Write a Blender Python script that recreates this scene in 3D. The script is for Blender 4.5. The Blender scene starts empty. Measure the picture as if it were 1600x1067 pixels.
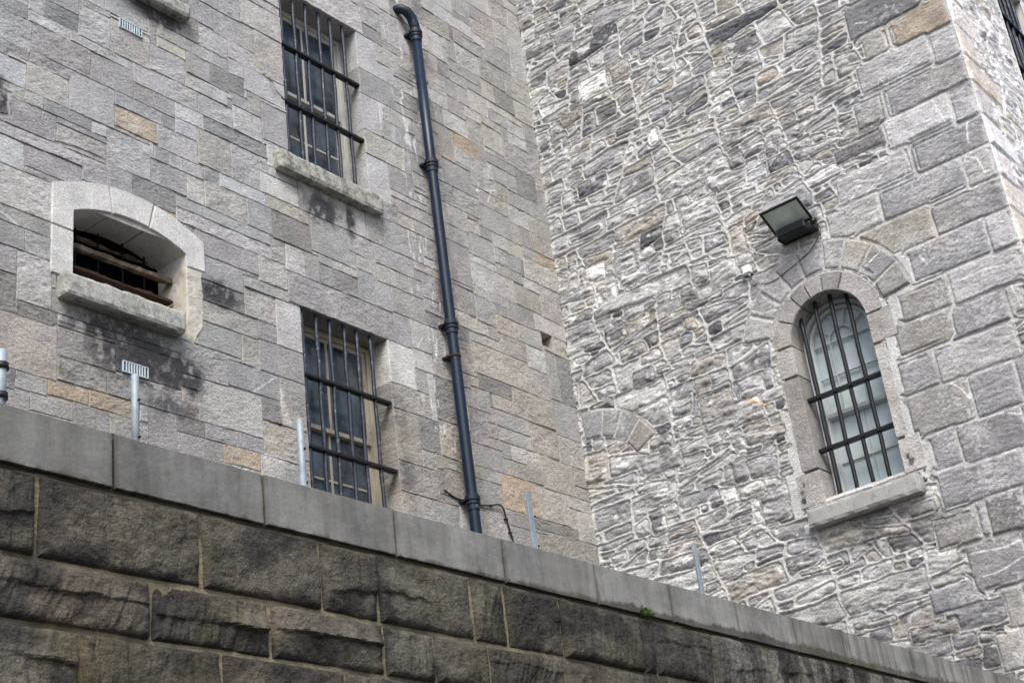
import bpy, bmesh, math, random
import numpy as np
from mathutils import Vector
rng = np.random.RandomState(11); random.seed(11)
YL, XR, YF, YB = 8.496, 12.554, 3.43, 4.2      # wall planes (metres)
scene = bpy.context.scene
COL = scene.collection

# ------------------------------------------------------------------ noise
def _hash(ix, iy, s):
    n = (ix.astype(np.int64)*374761393 + iy.astype(np.int64)*668265263 + s*1442695041) & 0xffffffff
    n = ((n ^ (n >> 13))*1274126177) & 0xffffffff
    n = (n ^ (n >> 16)) & 0xffff
    return n/65535.0
def vnoise(x, y, s=0):
    x = np.asarray(x, float); y = np.asarray(y, float)
    ix = np.floor(x); iy = np.floor(y); fx = x-ix; fy = y-iy
    fx = fx*fx*(3-2*fx); fy = fy*fy*(3-2*fy)
    a = _hash(ix, iy, s); b = _hash(ix+1, iy, s); c = _hash(ix, iy+1, s); d = _hash(ix+1, iy+1, s)
    return (a*(1-fx)+b*fx)*(1-fy)+(c*(1-fx)+d*fx)*fy
def fbm(x, y, s=0, o=4):
    t = 0; a = .5; n = 0
    for i in range(o):
        t = t+a*vnoise(x, y, s+i*17); n += a; a *= .5; x = x*2.03+1.7; y = y*2.03+9.2
    return t/n*2-1          # about -1..1
def sst(a, b, x):
    t = np.clip((x-a)/(b-a), 0, 1); return t*t*(3-2*t)

# ------------------------------------------------------------------ materials
def newmat(name):
    m = bpy.data.materials.new(name); m.use_nodes = True
    nt = m.node_tree; nt.nodes.clear()
    out = nt.nodes.new('ShaderNodeOutputMaterial'); p = nt.nodes.new('ShaderNodeBsdfPrincipled')
    nt.links.new(p.outputs[0], out.inputs[0])
    return m, nt, p
def N(nt, t, **k):
    n = nt.nodes.new(t)
    for a, v in k.items():
        if a.startswith('i_'):
            key = a[2:]; key = int(key) if key.isdigit() else key
            n.inputs[key].default_value = v
        else: setattr(n, a, v)
    return n
def noise(nt, co, scale, detail=5, rough=.55, stretch=None):
    n = N(nt, 'ShaderNodeTexNoise'); n.inputs['Scale'].default_value = scale
    n.inputs['Detail'].default_value = detail; n.inputs['Roughness'].default_value = rough
    if stretch:
        mp = N(nt, 'ShaderNodeMapping'); mp.inputs['Scale'].default_value = stretch[:3]
        if len(stretch) > 3: mp.inputs['Rotation'].default_value = stretch[3]
        nt.links.new(co, mp.inputs[0]); nt.links.new(mp.outputs[0], n.inputs['Vector'])
    else: nt.links.new(co, n.inputs['Vector'])
    return n.outputs[0]
def ramp(nt, f, pts):
    r = N(nt, 'ShaderNodeValToRGB'); e = r.color_ramp.elements
    while len(e) < len(pts): e.new(.5)
    for q, (p, c) in zip(e, pts):
        q.position = p; q.color = (c, c, c, 1) if not hasattr(c, '__len__') else (*c, 1)
    nt.links.new(f, r.inputs[0]); return r.outputs[0]
def mix(nt, mode, fac, a, b):
    m = N(nt, 'ShaderNodeMix', data_type='RGBA', blend_type=mode)
    for s, v in ((m.inputs[0], fac), (m.inputs[6], a), (m.inputs[7], b)):
        if hasattr(v, 'links'): nt.links.new(v, s)
        elif hasattr(v, '__len__'): s.default_value = (*v, 1)
        else: s.default_value = v
    return m.outputs[2]
def mth(nt, op, a, b):
    m = N(nt, 'ShaderNodeMath', operation=op)
    for s, v in ((m.inputs[0], a), (m.inputs[1], b)):
        if hasattr(v, 'links'): nt.links.new(v, s)
        else: s.default_value = v
    return m.outputs[0]
def coords(nt): return N(nt, 'ShaderNodeTexCoord').outputs['Object']
def bump(nt, p, h, strength=.6, dist=.006):
    b = N(nt, 'ShaderNodeBump'); b.inputs['Strength'].default_value = strength; b.inputs['Distance'].default_value = dist
    nt.links.new(h, b.inputs['Height']); nt.links.new(b.outputs[0], p.inputs['Normal'])

def stone_material(name, bump_d=.006, bscale=45, var=.25, veins=True, fine=170, tilt=.5, rough=.9, spec=.15):
    """per stone colour from the mesh, broken up with mineral mottling, specks, veins and tooling relief"""
    m, nt, p = newmat(name); co = coords(nt)
    c = N(nt, 'ShaderNodeAttribute', attribute_name='Col').outputs[0]
    n1 = noise(nt, co, 5, 6, .65); n2 = noise(nt, co, 28, 5, .6, (1, 1, 2.2, (tilt, 0, 0)))
    n3 = noise(nt, co, fine, 3, .7)
    c = mix(nt, 'MULTIPLY', 1, c, ramp(nt, n1, [(.25, 1-var), (.5, 1), (.75, 1+var)]))
    c = mix(nt, 'MULTIPLY', 1, c, ramp(nt, n2, [(.3, 1-var*.9), (.5, 1), (.72, 1+var*.8)]))
    c = mix(nt, 'MULTIPLY', 1, c, ramp(nt, n3, [(.3, .66), (.5, 1), (.7, 1.26)]))
    w = noise(nt, co, 1.6, 5, .6)
    c = mix(nt, 'MULTIPLY', ramp(nt, w, [(.5, 0.), (.72, .6)]), c, (1.06, .98, .86))
    if veins:
        v = noise(nt, co, 2.2, 6, .55, (1.1, 1.1, .7, (.4, .7, .2)))
        a = mth(nt, 'ABSOLUTE', mth(nt, 'SUBTRACT', v, .5), 0.)
        g = ramp(nt, noise(nt, co, 3.1, 2), [(.55, 0.), (.62, 1.)])
        c = mix(nt, 'MIX', mth(nt, 'MULTIPLY', ramp(nt, a, [(0, .4), (.0035, 0.)]), g), c, (.7, .7, .69))
    nt.links.new(c, p.inputs['Base Color']); p.inputs['Roughness'].default_value = rough
    p.inputs['Specular IOR Level'].default_value = spec
    h = mth(nt, 'ADD', mth(nt, 'MULTIPLY', noise(nt, co, bscale, 7, .68, (1, 1, 1.6, (.5, .4, 0))), 1.), mth(nt, 'MULTIPLY', n3, .35))
    bump(nt, p, h, .9, bump_d)
    return m
M = {}
M['ashlar'] = stone_material('punched_limestone_ashlar', .017, 30, .22, True, 75)
M['rubble'] = stone_material('rubble_limestone_and_pointing', .014, 30, .24, False, 80)
M['dark_block'] = stone_material('weathered_dark_block', .016, 30, .38, False, 120)
M['mortar'] = stone_material('lime_mortar', .006, 60, .35, False)
def simple(name, col, rough=.6, metal=0., var=.2, scale=20, bd=.002, spec=.5, col2=None, thr=(.5, .65), stretch=None):
    m, nt, p = newmat(name); co = coords(nt)
    n = noise(nt, co, scale, 6, .6, stretch)
    c = mix(nt, 'MULTIPLY', 1, col, ramp(nt, n, [(.25, 1-var), (.5, 1), (.75, 1+var)]))
    if col2: c = mix(nt, 'MIX', ramp(nt, noise(nt, co, scale*.7+3, 7, .65), [(thr[0], 0.), (thr[1], 1.)]), c, col2)
    nt.links.new(c, p.inputs['Base Color'])
    p.inputs['Roughness'].default_value = rough; p.inputs['Metallic'].default_value = metal
    p.inputs['Specular IOR Level'].default_value = spec
    bump(nt, p, noise(nt, co, scale*4, 5, .6), .6, bd)
    return m
def granite(name, base, dark=.25, lichen=None, thr=(.52, .6), soot=None):
    m, nt, p = newmat(name); co = coords(nt)
    a = noise(nt, co, 150, 2, .8)
    c = mix(nt, 'MULTIPLY', 1, base, ramp(nt, a, [(.33, dark), (.45, .85), (.62, 1.25)]))
    c = mix(nt, 'MULTIPLY', 1, c, ramp(nt, noise(nt, co, 4, 5), [(.3, .8), (.7, 1.12)]))
    if lichen: c = mix(nt, 'MIX', ramp(nt, noise(nt, co, 14, 7, .7), [(thr[0], 0.), (thr[1], .75)]), c, lichen)
    nt.links.new(c, p.inputs['Base Color']); p.inputs['Roughness'].default_value = .9; p.inputs['Specular IOR Level'].default_value = .2
    bump(nt, p, noise(nt, co, 110, 4, .7), .8, .004)
    return m
M['grimy_mortar'] = simple('grimy_joint_mortar', (.06, .052, .038), .95, 0, .4, 9, .004, .1)
M['granite'] = granite('bush_hammered_pale_granite', (.60, .595, .575), .40, (.36, .345, .31), (.58, .74))
M['vent_sill'] = granite('speckled_granite_sill', (.40, .40, .37), .25, (.13, .13, .10), (.50, .66))
M['sill'] = granite('lichened_granite_sill', (.40, .40, .36), .3, (.085, .09, .06), (.46, .6))
M['cement_sill'] = granite('weathered_cement_sill', (.36, .355, .34), .6, (.13, .13, .10), (.55, .7))
M['plaster'] = simple('lime_plaster', (.50, .47, .41), .95, 0, .25, 9, .006, .1, (.26, .23, .19), (.52, .68))
M['iron'] = simple('painted_iron_bar', (.018, .024, .036), .5, .2, .5, 30, .003, .5, (.13, .16, .19), (.56, .68))
M['black_iron'] = simple('black_painted_iron', (.008, .009, .012), .5, .1, .4, 30, .002, .4, (.05, .04, .035), (.62, .7))
M['pipe'] = simple('navy_painted_cast_iron', (.002, .0115, .030), .38, 0, .35, 7, .0012, .35, (.008, .02, .036), (.57, .7), (1, 1, .25))
M['pipe_worn'] = simple('worn_navy_cast_iron', (.004, .013, .026), .5, 0, .35, 12, .003, .35, (.10, .13, .13), (.62, .66))
M['galv'] = simple('galvanised_steel', (.27, .31, .33), .6, .25, .25, 18, .001, .5, (.24, .28, .31), (.52, .66))
M['rust'] = simple('rusty_steel', (.045, .026, .02), .9, 0, .4, 50, .002, .2)
M['vent'] = simple('pale_blue_enamel', (.46, .55, .60), .5, 0, .1, 20, .001)
M['dark'] = simple('unlit_void_black', (.006, .006, .007), 1, 0, .2, 5, .002, 0)  # near-black colour stands in for unlit depth behind openings
M['cream_wood'] = simple('cream_painted_timber', (.40, .36, .285), .7, 0, .25, 16, .002, .3, (.16, .12, .08), (.6, .72), (1, 1, .3))
M['white_wood'] = simple('off_white_painted_timber', (.56, .56, .52), .6, 0, .15, 16, .002, .3, (.25, .22, .18), (.62, .74), (1, 1, .3))
M['grey_wood'] = simple('pale_grey_painted_timber', (.52, .56, .57), .5, 0, .1, 10, .001, .4)
M['rot_wood'] = simple('rotten_grey_timber', (.10, .075, .055), .95, 0, .5, 12, .006, .1, (.24, .22, .18), (.5, .66), (.3, 1, 1))
M['white_plastic'] = simple('white_plastic', (.75, .75, .73), .5, 0, .06, 10, .0005)
M['black_plastic'] = simple('black_plastic', (.012, .012, .013), .4, 0, .1, 10, .0005)
M['black_alu'] = simple('black_powder_coated_metal', (.014, .015, .018), .35, .2, .15, 12, .0006)
M['bright_edge'] = simple('pale_metal_edge', (.40, .41, .42), .4, .7, .2, 30, .0006)  # pale strips along the floodlight rim's top and one side
M['cable'] = simple('grey_cable', (.05, .05, .055), .6, 0, .1, 10, .0005)
M['weed'] = simple('weed_leaf', (.07, .16, .02), .6, 0, .35, 60, .001)
M['ground'] = simple('trodden_gravel_ground', (.06, .057, .052), .95, 0, .4, 6, .02, .1, (.04, .045, .035), (.5, .7))
def glass(name, col, rough=.06, spec=.5, var=.2):
    m, nt, p = newmat(name); co = coords(nt)
    n = noise(nt, co, 3.5, 5, .6)
    c = mix(nt, 'MULTIPLY', 1, col, ramp(nt, n, [(.3, 1-var), (.7, 1+var)]))
    nt.links.new(c, p.inputs['Base Color'])
    nt.links.new(ramp(nt, noise(nt, co, 9, 6), [(.35, rough), (.75, rough+.2)]), p.inputs['Roughness'])
    p.inputs['Specular IOR Level'].default_value = spec
    bump(nt, p, noise(nt, co, 2.5, 2), .25, .01)
    return m
M['dark_glass'] = glass('grimy_glass_with_reflection_tint', (.050, .072, .095), .06, .9, .9)  # bluish base colour stands in for sky reflected in the panes
M['pale_glass'] = glass('glass_with_sky_and_blind_tint', (.52, .61, .64), .16, .4, .12)  # pale base colour stands in for reflected sky and a blind
M['lamp_glass'] = glass('dusty_floodlight_glass', (.60, .70, .64), .12, .6, .35)

# coping: smooth cement with vertical runs and a grimy lower edge
m, nt, p = newmat('cast_cement_coping'); co = coords(nt)
att = N(nt, 'ShaderNodeAttribute', attribute_name='Col').outputs[0]
c = mix(nt, 'MULTIPLY', 1, att, ramp(nt, noise(nt, co, 3.4, 7, .66), [(.3, .62), (.5, 1.), (.7, 1.3)]))
c = mix(nt, 'MULTIPLY', 1, c, ramp(nt, noise(nt, co, 17, 5, .6, (1, 1, .12)), [(.3, .80), (.5, 1.), (.7, 1.16)]))
c = mix(nt, 'MULTIPLY', 1, c, ramp(nt, noise(nt, co, 120, 3, .7), [(.3, .86), (.7, 1.1)]))
nt.links.new(c, p.inputs['Base Color']); p.inputs['Roughness'].default_value = .85; p.inputs['Specular IOR Level'].default_value = .25
bump(nt, p, noise(nt, co, 60, 6, .65), .6, .003)
M['coping'] = m

# ------------------------------------------------------------------ scene graph helpers
def tag(o, label=None, cat=None, group=None, kind=None):
    if label: o['label'] = label
    if cat: o['category'] = cat
    if group: o['group'] = group
    if kind: o['kind'] = kind
    return o
def thing(name, label, cat, loc=(0, 0, 0), group=None):
    o = bpy.data.objects.new(name, None); COL.objects.link(o); o.location = loc; o.empty_display_size = .2
    return tag(o, label, cat, group)
def link(name, me, mat, parent=None):
    o = bpy.data.objects.new(name, me); COL.objects.link(o)
    if mat: me.materials.append(M[mat] if isinstance(mat, str) else mat)
    if parent:
        o.parent = parent
        w = parent.matrix_world.copy() if parent.parent is None and parent.type != 'EMPTY' else None
        base = Vector(parent.location)
        q = parent.parent
        while q: base += Vector(q.location); q = q.parent
        o.location = -base         # meshes are modelled in world metres
    return o
def np_mesh(name, V, F, col=None, smooth=False):
    me = bpy.data.meshes.new(name)
    V = np.asarray(V, np.float32); F = np.asarray(F, np.int32)
    me.vertices.add(len(V)); me.vertices.foreach_set('co', V.ravel())
    me.loops.add(F.size); me.loops.foreach_set('vertex_index', F.ravel())
    me.polygons.add(len(F)); me.polygons.foreach_set('loop_start', np.arange(0, F.size, 4, dtype=np.int32))
    me.polygons.foreach_set('loop_total', np.full(len(F), 4, np.int32))
    me.polygons.foreach_set('use_smooth', np.full(len(F), smooth, bool))
    me.update(calc_edges=True)
    if col is not None:
        a = me.color_attributes.new('Col', 'FLOAT_COLOR', 'POINT')
        cc = np.ones((len(V), 4), np.float32); cc[:, :3] = col; a.data.foreach_set('color', cc.ravel())
    me.validate()
    return me
class MB:
    """collects bevelled boxes, tubes and prisms into one mesh"""
    def __init__(s): s.bm = bmesh.new()
    def box(s, lo, hi, bev=.003, rot=None, seg=1):
        c = [(a+b)/2 for a, b in zip(lo, hi)]; d = [abs(b-a) for a, b in zip(lo, hi)]
        r = bmesh.ops.create_cube(s.bm, size=1); vs = r['verts']
        for v in vs: v.co = Vector((v.co.x*d[0], v.co.y*d[1], v.co.z*d[2]))
        if bev: 
            es = list({e for v in vs for e in v.link_edges})
            g = bmesh.ops.bevel(s.bm, geom=es, offset=min(bev, min(d)*.3), segments=seg, affect='EDGES', profile=.5)
            vs = list({v for f in g['faces'] for v in f.verts} | {v for v in vs if v.is_valid})
        for v in vs:
            if rot is not None: v.co = rot @ v.co
            v.co += Vector(c)
        return s
    def tube(s, pts, r, n=12, caps=True, smooth=True):
        pts = [Vector(p) for p in pts]; rr = r if hasattr(r, '__len__') else [r]*len(pts)
        up = None; rings = []
        for i, p in enumerate(pts):
            t = (pts[min(i+1, len(pts)-1)]-pts[max(i-1, 0)]).normalized()
            if up is None: up = t.orthogonal().normalized()
            a = (up-t*up.dot(t)).normalized(); b = t.cross(a); up = a
            rings.append([s.bm.verts.new(p+(a*math.cos(2*math.pi*k/n)+b*math.sin(2*math.pi*k/n))*rr[i]) for k in range(n)])
        for i in range(len(rings)-1):
            for k in range(n):
                f = s.bm.faces.new((rings[i][k], rings[i][(k+1) % n], rings[i+1][(k+1) % n], rings[i+1][k])); f.smooth = smooth
        if caps:
            s.bm.faces.new(rings[0][::-1]); s.bm.faces.new(rings[-1])
        return s
    def prism(s, poly, d):
        a = [s.bm.verts.new(p) for p in poly]; b = [s.bm.verts.new(Vector(p)+Vector(d)) for p in poly]
        s.bm.faces.new(a[::-1]); s.bm.faces.new(b)
        for i in range(len(a)): s.bm.faces.new((a[i], a[(i+1) % len(a)], b[(i+1) % len(a)], b[i]))
        return s
    def build(s, name, mat, parent=None, smooth=None):
        bmesh.ops.recalc_face_normals(s.bm, faces=s.bm.faces)
        me = bpy.data.meshes.new(name); s.bm.to_mesh(me); s.bm.free()
        return link(name, me, mat, parent)

PAL = dict(g=(.285, .285, .298), l=(.385, .38, .388), p=(.40, .412, .44), P=(.47, .468, .475), s=(.262, .268, .292), d=(.185, .187, .198),
           u=(.262, .252, .266), w=(.285, .268, .247), b=(.37, .35, .315), B=(.345, .315, .27), T=(.36, .285, .195), t=(.45, .41, .31),
           k=(.15, .15, .158), D=(.235, .205, .175), W=(.72, .72, .71), m=(.52, .51, .485))
SMOOTH = set('pPsuCt')
class Stones:
    """dressed stones as separate relief patches in one wall mesh; frame: function (u, v, h) -> world"""
    def __init__(s, to_world, flip=False): s.V = []; s.F = []; s.C = []; s.n = 0; s.w = to_world; s.flip = flip
    def add(s, fn, w, h, col, step=.018, proud=0., rough=.004, depth=.02, seed=None, gap=(1, 1, 1, 1), rockf=1., arris=.006, hfun=None, stain=None, colnoise=.07):
        na = max(2, int(round(w/step))); nb = max(2, int(round(h/step)))
        def par(n, L, g0, g1):
            e = min(arris/L, .2); t = np.linspace(e if g0 else 0, 1-e if g1 else 1, n)
            if g0: t = np.concatenate([[0], t])
            if g1: t = np.concatenate([t, [1]])
            return t
        a = par(na, w, gap[0], gap[1]); b = par(nb, h, gap[2], gap[3])
        A, B = np.meshgrid(a, b); U, Vv = fn(A, B)
        sd = rng.randint(1, 9999) if seed is None else seed
        big = np.full_like(A, 9.)
        e = np.minimum(np.minimum(A*w if gap[0] else big, (1-A)*w if gap[1] else big), np.minimum(B*h if gap[2] else big, (1-B)*h if gap[3] else big))
        tx, ty = rng.normal(0, .003, 2)*rockf
        H = proud + rough*(fbm(U*9+sd, Vv*13, sd, 5)*1.1+.6*(fbm(U*26+Vv*9, Vv*40+sd, sd+3, 3))) + tx*(A-.5)*2+ty*(B-.5)*2
        if hfun is not None: H = H+hfun(U, Vv, e)
        H = np.where(e <= 1e-6, H*.3-.007, H)
        ir, ic = A.shape
        base = s.n; P = s.w(U, Vv, H); s.V.append(P.reshape(-1, 3)); s.n += ir*ic
        c = np.array(col)[None, None, :]*(1+colnoise*fbm(U*6, Vv*9, sd+5, 4))[..., None]
        if stain is not None: c = stain(U, Vv, c)
        s.C.append(c.reshape(-1, 3))
        idx = base+np.arange(ir*ic).reshape(ir, ic)
        q = np.stack([idx[:-1, :-1], idx[:-1, 1:], idx[1:, 1:], idx[1:, :-1]], -1).reshape(-1, 4)
        s.F.append(q[:, ::-1] if s.flip else q)
        # sides going back into the wall
        loop = np.concatenate([idx[0, :], idx[1:, -1], idx[-1, -2::-1], idx[-2:0:-1, 0]])
        lu = np.concatenate([U[0, :], U[1:, -1], U[-1, -2::-1], U[-2:0:-1, 0]]); lv = np.concatenate([Vv[0, :], Vv[1:, -1], Vv[-1, -2::-1], Vv[-2:0:-1, 0]])
        lc = np.concatenate([c[0, :], c[1:, -1], c[-1, -2::-1], c[-2:0:-1, 0]])
        prev = loop; nd = max(1, int(depth/.05))
        for k in range(nd):
            dd = -depth*(k+1)/nd
            jit = 0 if nd == 1 else .0
            P = s.w(lu, lv, np.full_like(lu, dd)+jit); cur = s.n+np.arange(len(loop)); s.V.append(P); s.C.append(lc); s.n += len(loop)
            q = np.stack([prev, np.roll(prev, -1), np.roll(cur, -1), cur], -1)[:, ::-1]
            s.F.append(q[:, ::-1] if s.flip else q); prev = cur
    def rect(s, u0, v0, u1, v1, col, warp=None, gapw=.003, **k):
        def fn(A, B):
            U = u0+gapw+(u1-u0-2*gapw)*A; V = v0+gapw+(v1-v0-2*gapw)*B
            if warp: dU, dV = warp(U, V); U = U+dU; V = V+dV
            return U, V
        s.add(fn, u1-u0, v1-v0, col, **k)
    def build(s, name, mat, parent=None, smooth=False):
        me = np_mesh(name, np.concatenate(s.V), np.concatenate(s.F), np.concatenate(s.C), smooth)
        return link(name, me, mat, parent)
# stones measured on the wall: colour key, left, bottom, right, top (metres)
L_STONES = '''l5.34,9.32,5.64,9.59 g5.64,9.34,6.21,9.61 g5.39,9.61,5.59,9.67 l5.59,9.61,5.98,9.70 d5.79,9.71,6.09,9.84 l6.09,9.71,6.40,9.97 b6.41,9.72,6.80,9.99 l6.40,10.15,6.78,10.27 k6.79,10.29,7.12,10.47 D7.13,10.29,7.37,10.50
s6.21,9.36,6.64,9.58 l5.99,9.60,6.64,9.69 p6.64,9.51,6.96,9.67 l6.96,9.51,7.34,9.70 l6.82,9.74,7.20,9.98 t6.97,10.02,7.20,10.08 l7.04,10.14,7.30,10.24 g5.35,9.18,5.41,9.29 g5.40,9.21,5.62,9.30 g5.62,9.23,5.98,9.29
p5.36,8.94,5.58,9.17 b5.59,8.93,5.98,9.18 l5.99,8.93,6.43,9.30 g6.43,9.20,6.88,9.29 g6.64,9.38,7.02,9.49 b5.38,8.84,5.76,8.92 T6.43,8.97,6.88,9.17 u5.48,8.56,5.87,8.78 g5.76,8.82,6.15,8.86 u5.87,8.77,6.36,8.80
b5.87,8.57,6.35,8.71 l6.36,8.58,6.78,8.91 p6.79,8.81,6.85,8.94 g6.85,8.81,7.01,8.93 l6.89,8.95,7.32,9.18 g5.38,8.44,6.12,8.54 p5.38,8.16,5.60,8.42 u5.59,8.24,6.13,8.42 g6.13,8.35,6.37,8.54 g6.36,8.38,6.61,8.55
d6.62,8.36,7.05,8.54 g6.79,8.59,7.17,8.79 b7.18,8.56,7.35,8.79 T6.83,8.30,7.06,8.34 l5.42,7.84,5.83,8.15 u5.40,7.67,5.85,7.77 u5.41,7.51,5.55,7.65 l7.91,10.86,8.38,11.06 b8.07,10.32,8.39,10.74 g7.58,10.50,8.06,10.71
l7.38,10.29,7.73,10.50 l7.74,10.31,8.06,10.52 p7.92,10.07,8.37,10.29 l7.73,10.12,7.91,10.29 d7.73,9.97,7.90,10.11 g7.22,9.92,7.49,10.10 d7.50,9.92,7.73,10.10 g7.30,10.14,7.72,10.25 g7.68,10.83,7.90,10.94 g7.33,10.51,7.57,10.71
l7.21,9.74,7.61,9.85 l7.35,9.51,7.73,9.71 l7.74,9.54,8.08,9.72 u8.10,9.59,8.39,9.93 d7.46,9.36,8.13,9.48 B7.33,8.98,7.68,9.30 g7.70,8.97,8.02,9.31 l8.14,9.34,8.26,9.51 p7.13,9.20,7.31,9.29 l7.01,8.81,7.36,8.93
P8.04,8.97,8.48,9.11 b7.38,8.56,7.85,8.81 p7.61,8.82,8.08,8.95 s7.87,8.59,8.16,8.80 b8.10,8.85,8.55,8.95 d8.17,8.58,8.59,8.80 g7.06,8.45,8.06,8.54 l7.05,8.28,8.06,8.41 u7.36,8.08,7.95,8.29 b7.96,8.06,8.31,8.23
s7.36,7.86,7.77,8.03 g8.51,8.98,9.14,9.23 w9.42,8.98,9.65,9.21 l9.17,8.97,9.39,9.30 b8.09,8.84,8.55,8.93 s8.67,8.57,9.12,8.94 l9.17,8.80,9.49,8.94 g9.51,8.79,9.99,8.96 g9.68,9.00,10.18,9.24 d8.78,8.28,9.15,8.42
g8.32,8.22,8.76,8.25 b8.96,8.48,9.15,8.55 b9.55,8.59,9.73,8.70 k7.35,7.63,7.78,7.81 w7.37,7.44,7.91,7.62 b7.78,7.62,8.13,7.87 P8.14,7.46,8.44,7.89 s7.92,7.46,8.13,7.60 s7.29,7.21,7.70,7.40 B7.72,7.16,7.92,7.41
u7.93,7.16,8.42,7.44 g7.08,6.90,7.55,7.17 g7.79,7.92,8.31,8.01 s7.57,6.91,8.12,7.12 l7.26,6.53,7.92,6.89 d7.92,6.70,8.12,6.90 w8.14,6.71,8.39,7.14 B7.93,6.43,8.29,6.68 u6.79,6.22,7.01,6.51 d7.02,6.39,7.31,6.49
g7.31,6.40,7.61,6.50 s7.61,6.38,7.91,6.51 s7.02,6.21,7.47,6.37 T7.48,6.27,7.82,6.37 T7.83,6.33,8.12,6.35 g6.88,6.52,7.07,6.70 B7.08,6.53,7.25,6.71 k6.62,6.72,7.25,6.98 B5.43,6.51,5.91,6.87 w5.91,6.71,6.38,6.89
w5.92,6.51,6.36,6.70 d6.36,6.51,6.89,6.71 w5.91,7.07,6.59,7.16 d6.59,7.06,7.07,7.21 d6.38,6.91,7.07,7.05 s5.57,6.37,5.85,6.49 d5.45,6.35,5.58,6.48 T5.85,6.38,6.19,6.49 T6.19,6.38,6.59,6.50 s5.45,6.22,5.70,6.33
s5.70,6.27,6.06,6.35 s6.06,6.21,6.39,6.35 w6.39,6.23,6.58,6.36 l9.39,11.55,9.55,11.84 g9.59,11.71,9.86,11.89 d9.56,11.52,9.86,11.68 p9.50,11.08,9.79,11.51 s9.50,10.77,10.01,11.06 p9.51,10.36,9.77,10.73 b9.81,11.32,10.09,11.51
p9.82,11.08,9.99,11.26 w10.71,12.23,11.04,12.42 l10.65,11.90,10.87,12.17 p10.94,12.50,11.21,12.60 p11.23,12.51,11.53,12.58 b11.56,12.61,11.93,12.74 l11.55,12.42,11.75,12.55 g11.39,12.27,11.72,12.42 g11.76,12.31,12.18,12.55 w11.64,12.00,12.05,12.20
d11.83,11.69,12.16,11.89 b12.18,11.70,12.52,11.89 b11.59,11.69,11.80,11.88 b11.77,11.59,12.03,11.63 g12.07,11.93,12.50,12.11 l11.24,11.96,11.57,12.17 g11.07,11.84,11.58,11.91 l10.69,11.21,10.87,11.28 l9.81,10.56,10.13,10.73 g10.05,10.92,10.39,11.00
b9.50,10.02,10.03,10.29 w9.52,10.00,10.03,10.07 p9.52,9.57,9.80,9.99 s9.84,9.75,10.13,9.96 s9.81,10.32,10.23,10.52 T11.00,10.71,11.31,10.84 l11.10,10.55,11.44,10.69 b11.57,11.01,11.83,11.19 s10.76,10.16,11.12,10.39 d12.07,10.56,12.34,10.81
l12.05,11.24,12.25,11.30 s11.29,9.87,11.73,10.04 g11.86,10.94,12.46,11.15 g10.67,9.94,11.27,10.11 l11.01,9.27,11.41,9.36 l11.01,9.02,11.69,9.33 b12.00,9.43,12.55,9.62 w11.42,9.32,11.88,9.35 l11.89,9.29,12.15,9.36 g12.17,8.99,12.55,9.38
w11.71,8.99,12.11,9.26 l11.11,8.88,11.38,8.97 g10.99,8.63,11.24,8.87 P12.01,8.81,12.56,8.98 b12.32,8.62,12.55,8.77 l10.66,8.48,10.81,8.58 w10.62,8.60,10.97,8.84 s11.62,8.78,12.02,8.99 g11.73,8.61,12.06,8.75 u10.65,9.01,10.97,9.37
s11.09,9.39,11.39,9.60 P9.59,7.49,9.86,7.86 w9.56,7.27,10.05,7.46 B9.56,6.71,9.88,7.15 d9.90,6.94,10.17,7.15 B10.18,6.94,10.44,7.21 B11.44,7.65,12.08,7.91 d10.95,7.78,11.43,7.92 b11.14,7.64,11.42,7.76 s12.11,7.63,12.56,7.91
w11.66,7.30,12.08,7.51 g11.07,7.44,11.62,7.57 g11.15,7.27,11.61,7.40 w9.57,6.41,10.05,6.71 s10.72,6.93,11.13,7.08 B10.84,7.97,11.70,8.24 b11.77,6.95,12.24,7.21 g12.11,7.27,12.58,7.49 w10.64,7.94,10.81,8.10 l11.35,7.11,11.75,7.23
T11.08,6.53,11.59,6.90 b11.63,6.56,12.07,6.81 w11.15,6.94,11.73,7.06 g10.70,6.53,11.04,6.70 s11.18,6.43,11.44,6.53 D10.26,6.54,10.47,6.70 d11.55,6.45,12.21,6.53 w11.75,6.21,12.53,6.38'''
# stones measured on the wall: colour key, left, bottom, right, top (metres)
R_QUOINS = '''d3.70,10.60,4.47,10.98 T3.45,10.25,4.03,10.59 B4.11,10.30,4.37,10.59 l3.72,9.94,4.50,10.28 l3.44,9.85,3.69,10.22 g3.43,9.57,4.26,9.87 g4.34,9.58,4.63,9.88 P3.69,9.22,4.35,9.54 g3.45,9.15,3.66,9.53 d4.40,9.33,4.94,9.50
g3.44,8.84,4.14,9.15 l4.21,8.89,5.01,9.19 l3.44,8.49,3.71,8.81 s3.74,8.52,4.58,8.82 l4.62,8.52,5.19,8.85 g3.44,8.15,4.13,8.45 B4.16,8.15,4.87,8.50 l3.45,7.75,3.68,8.11 g3.70,7.79,4.47,8.13 l3.46,7.41,4.15,7.75
w4.17,7.43,4.67,7.72 u3.71,7.09,4.26,7.40 l3.54,7.11,3.68,7.38 w4.19,7.13,4.79,7.43 l3.69,6.72,4.47,7.07 g4.48,6.74,4.84,7.06 w4.26,6.33,4.85,6.73 g3.80,6.30,4.21,6.71 g4.47,5.97,4.72,6.31 u3.85,5.90,4.45,6.29
g3.94,5.60,4.75,5.95 w4.47,5.26,4.89,5.53 g4.39,5.28,4.46,5.57 d4.04,5.25,4.37,5.58 w4.82,5.62,5.08,5.73 u4.16,4.81,4.66,5.22 b4.27,4.44,4.44,4.76 b4.36,4.09,4.60,4.42 s4.64,4.72,5.08,4.94'''
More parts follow.
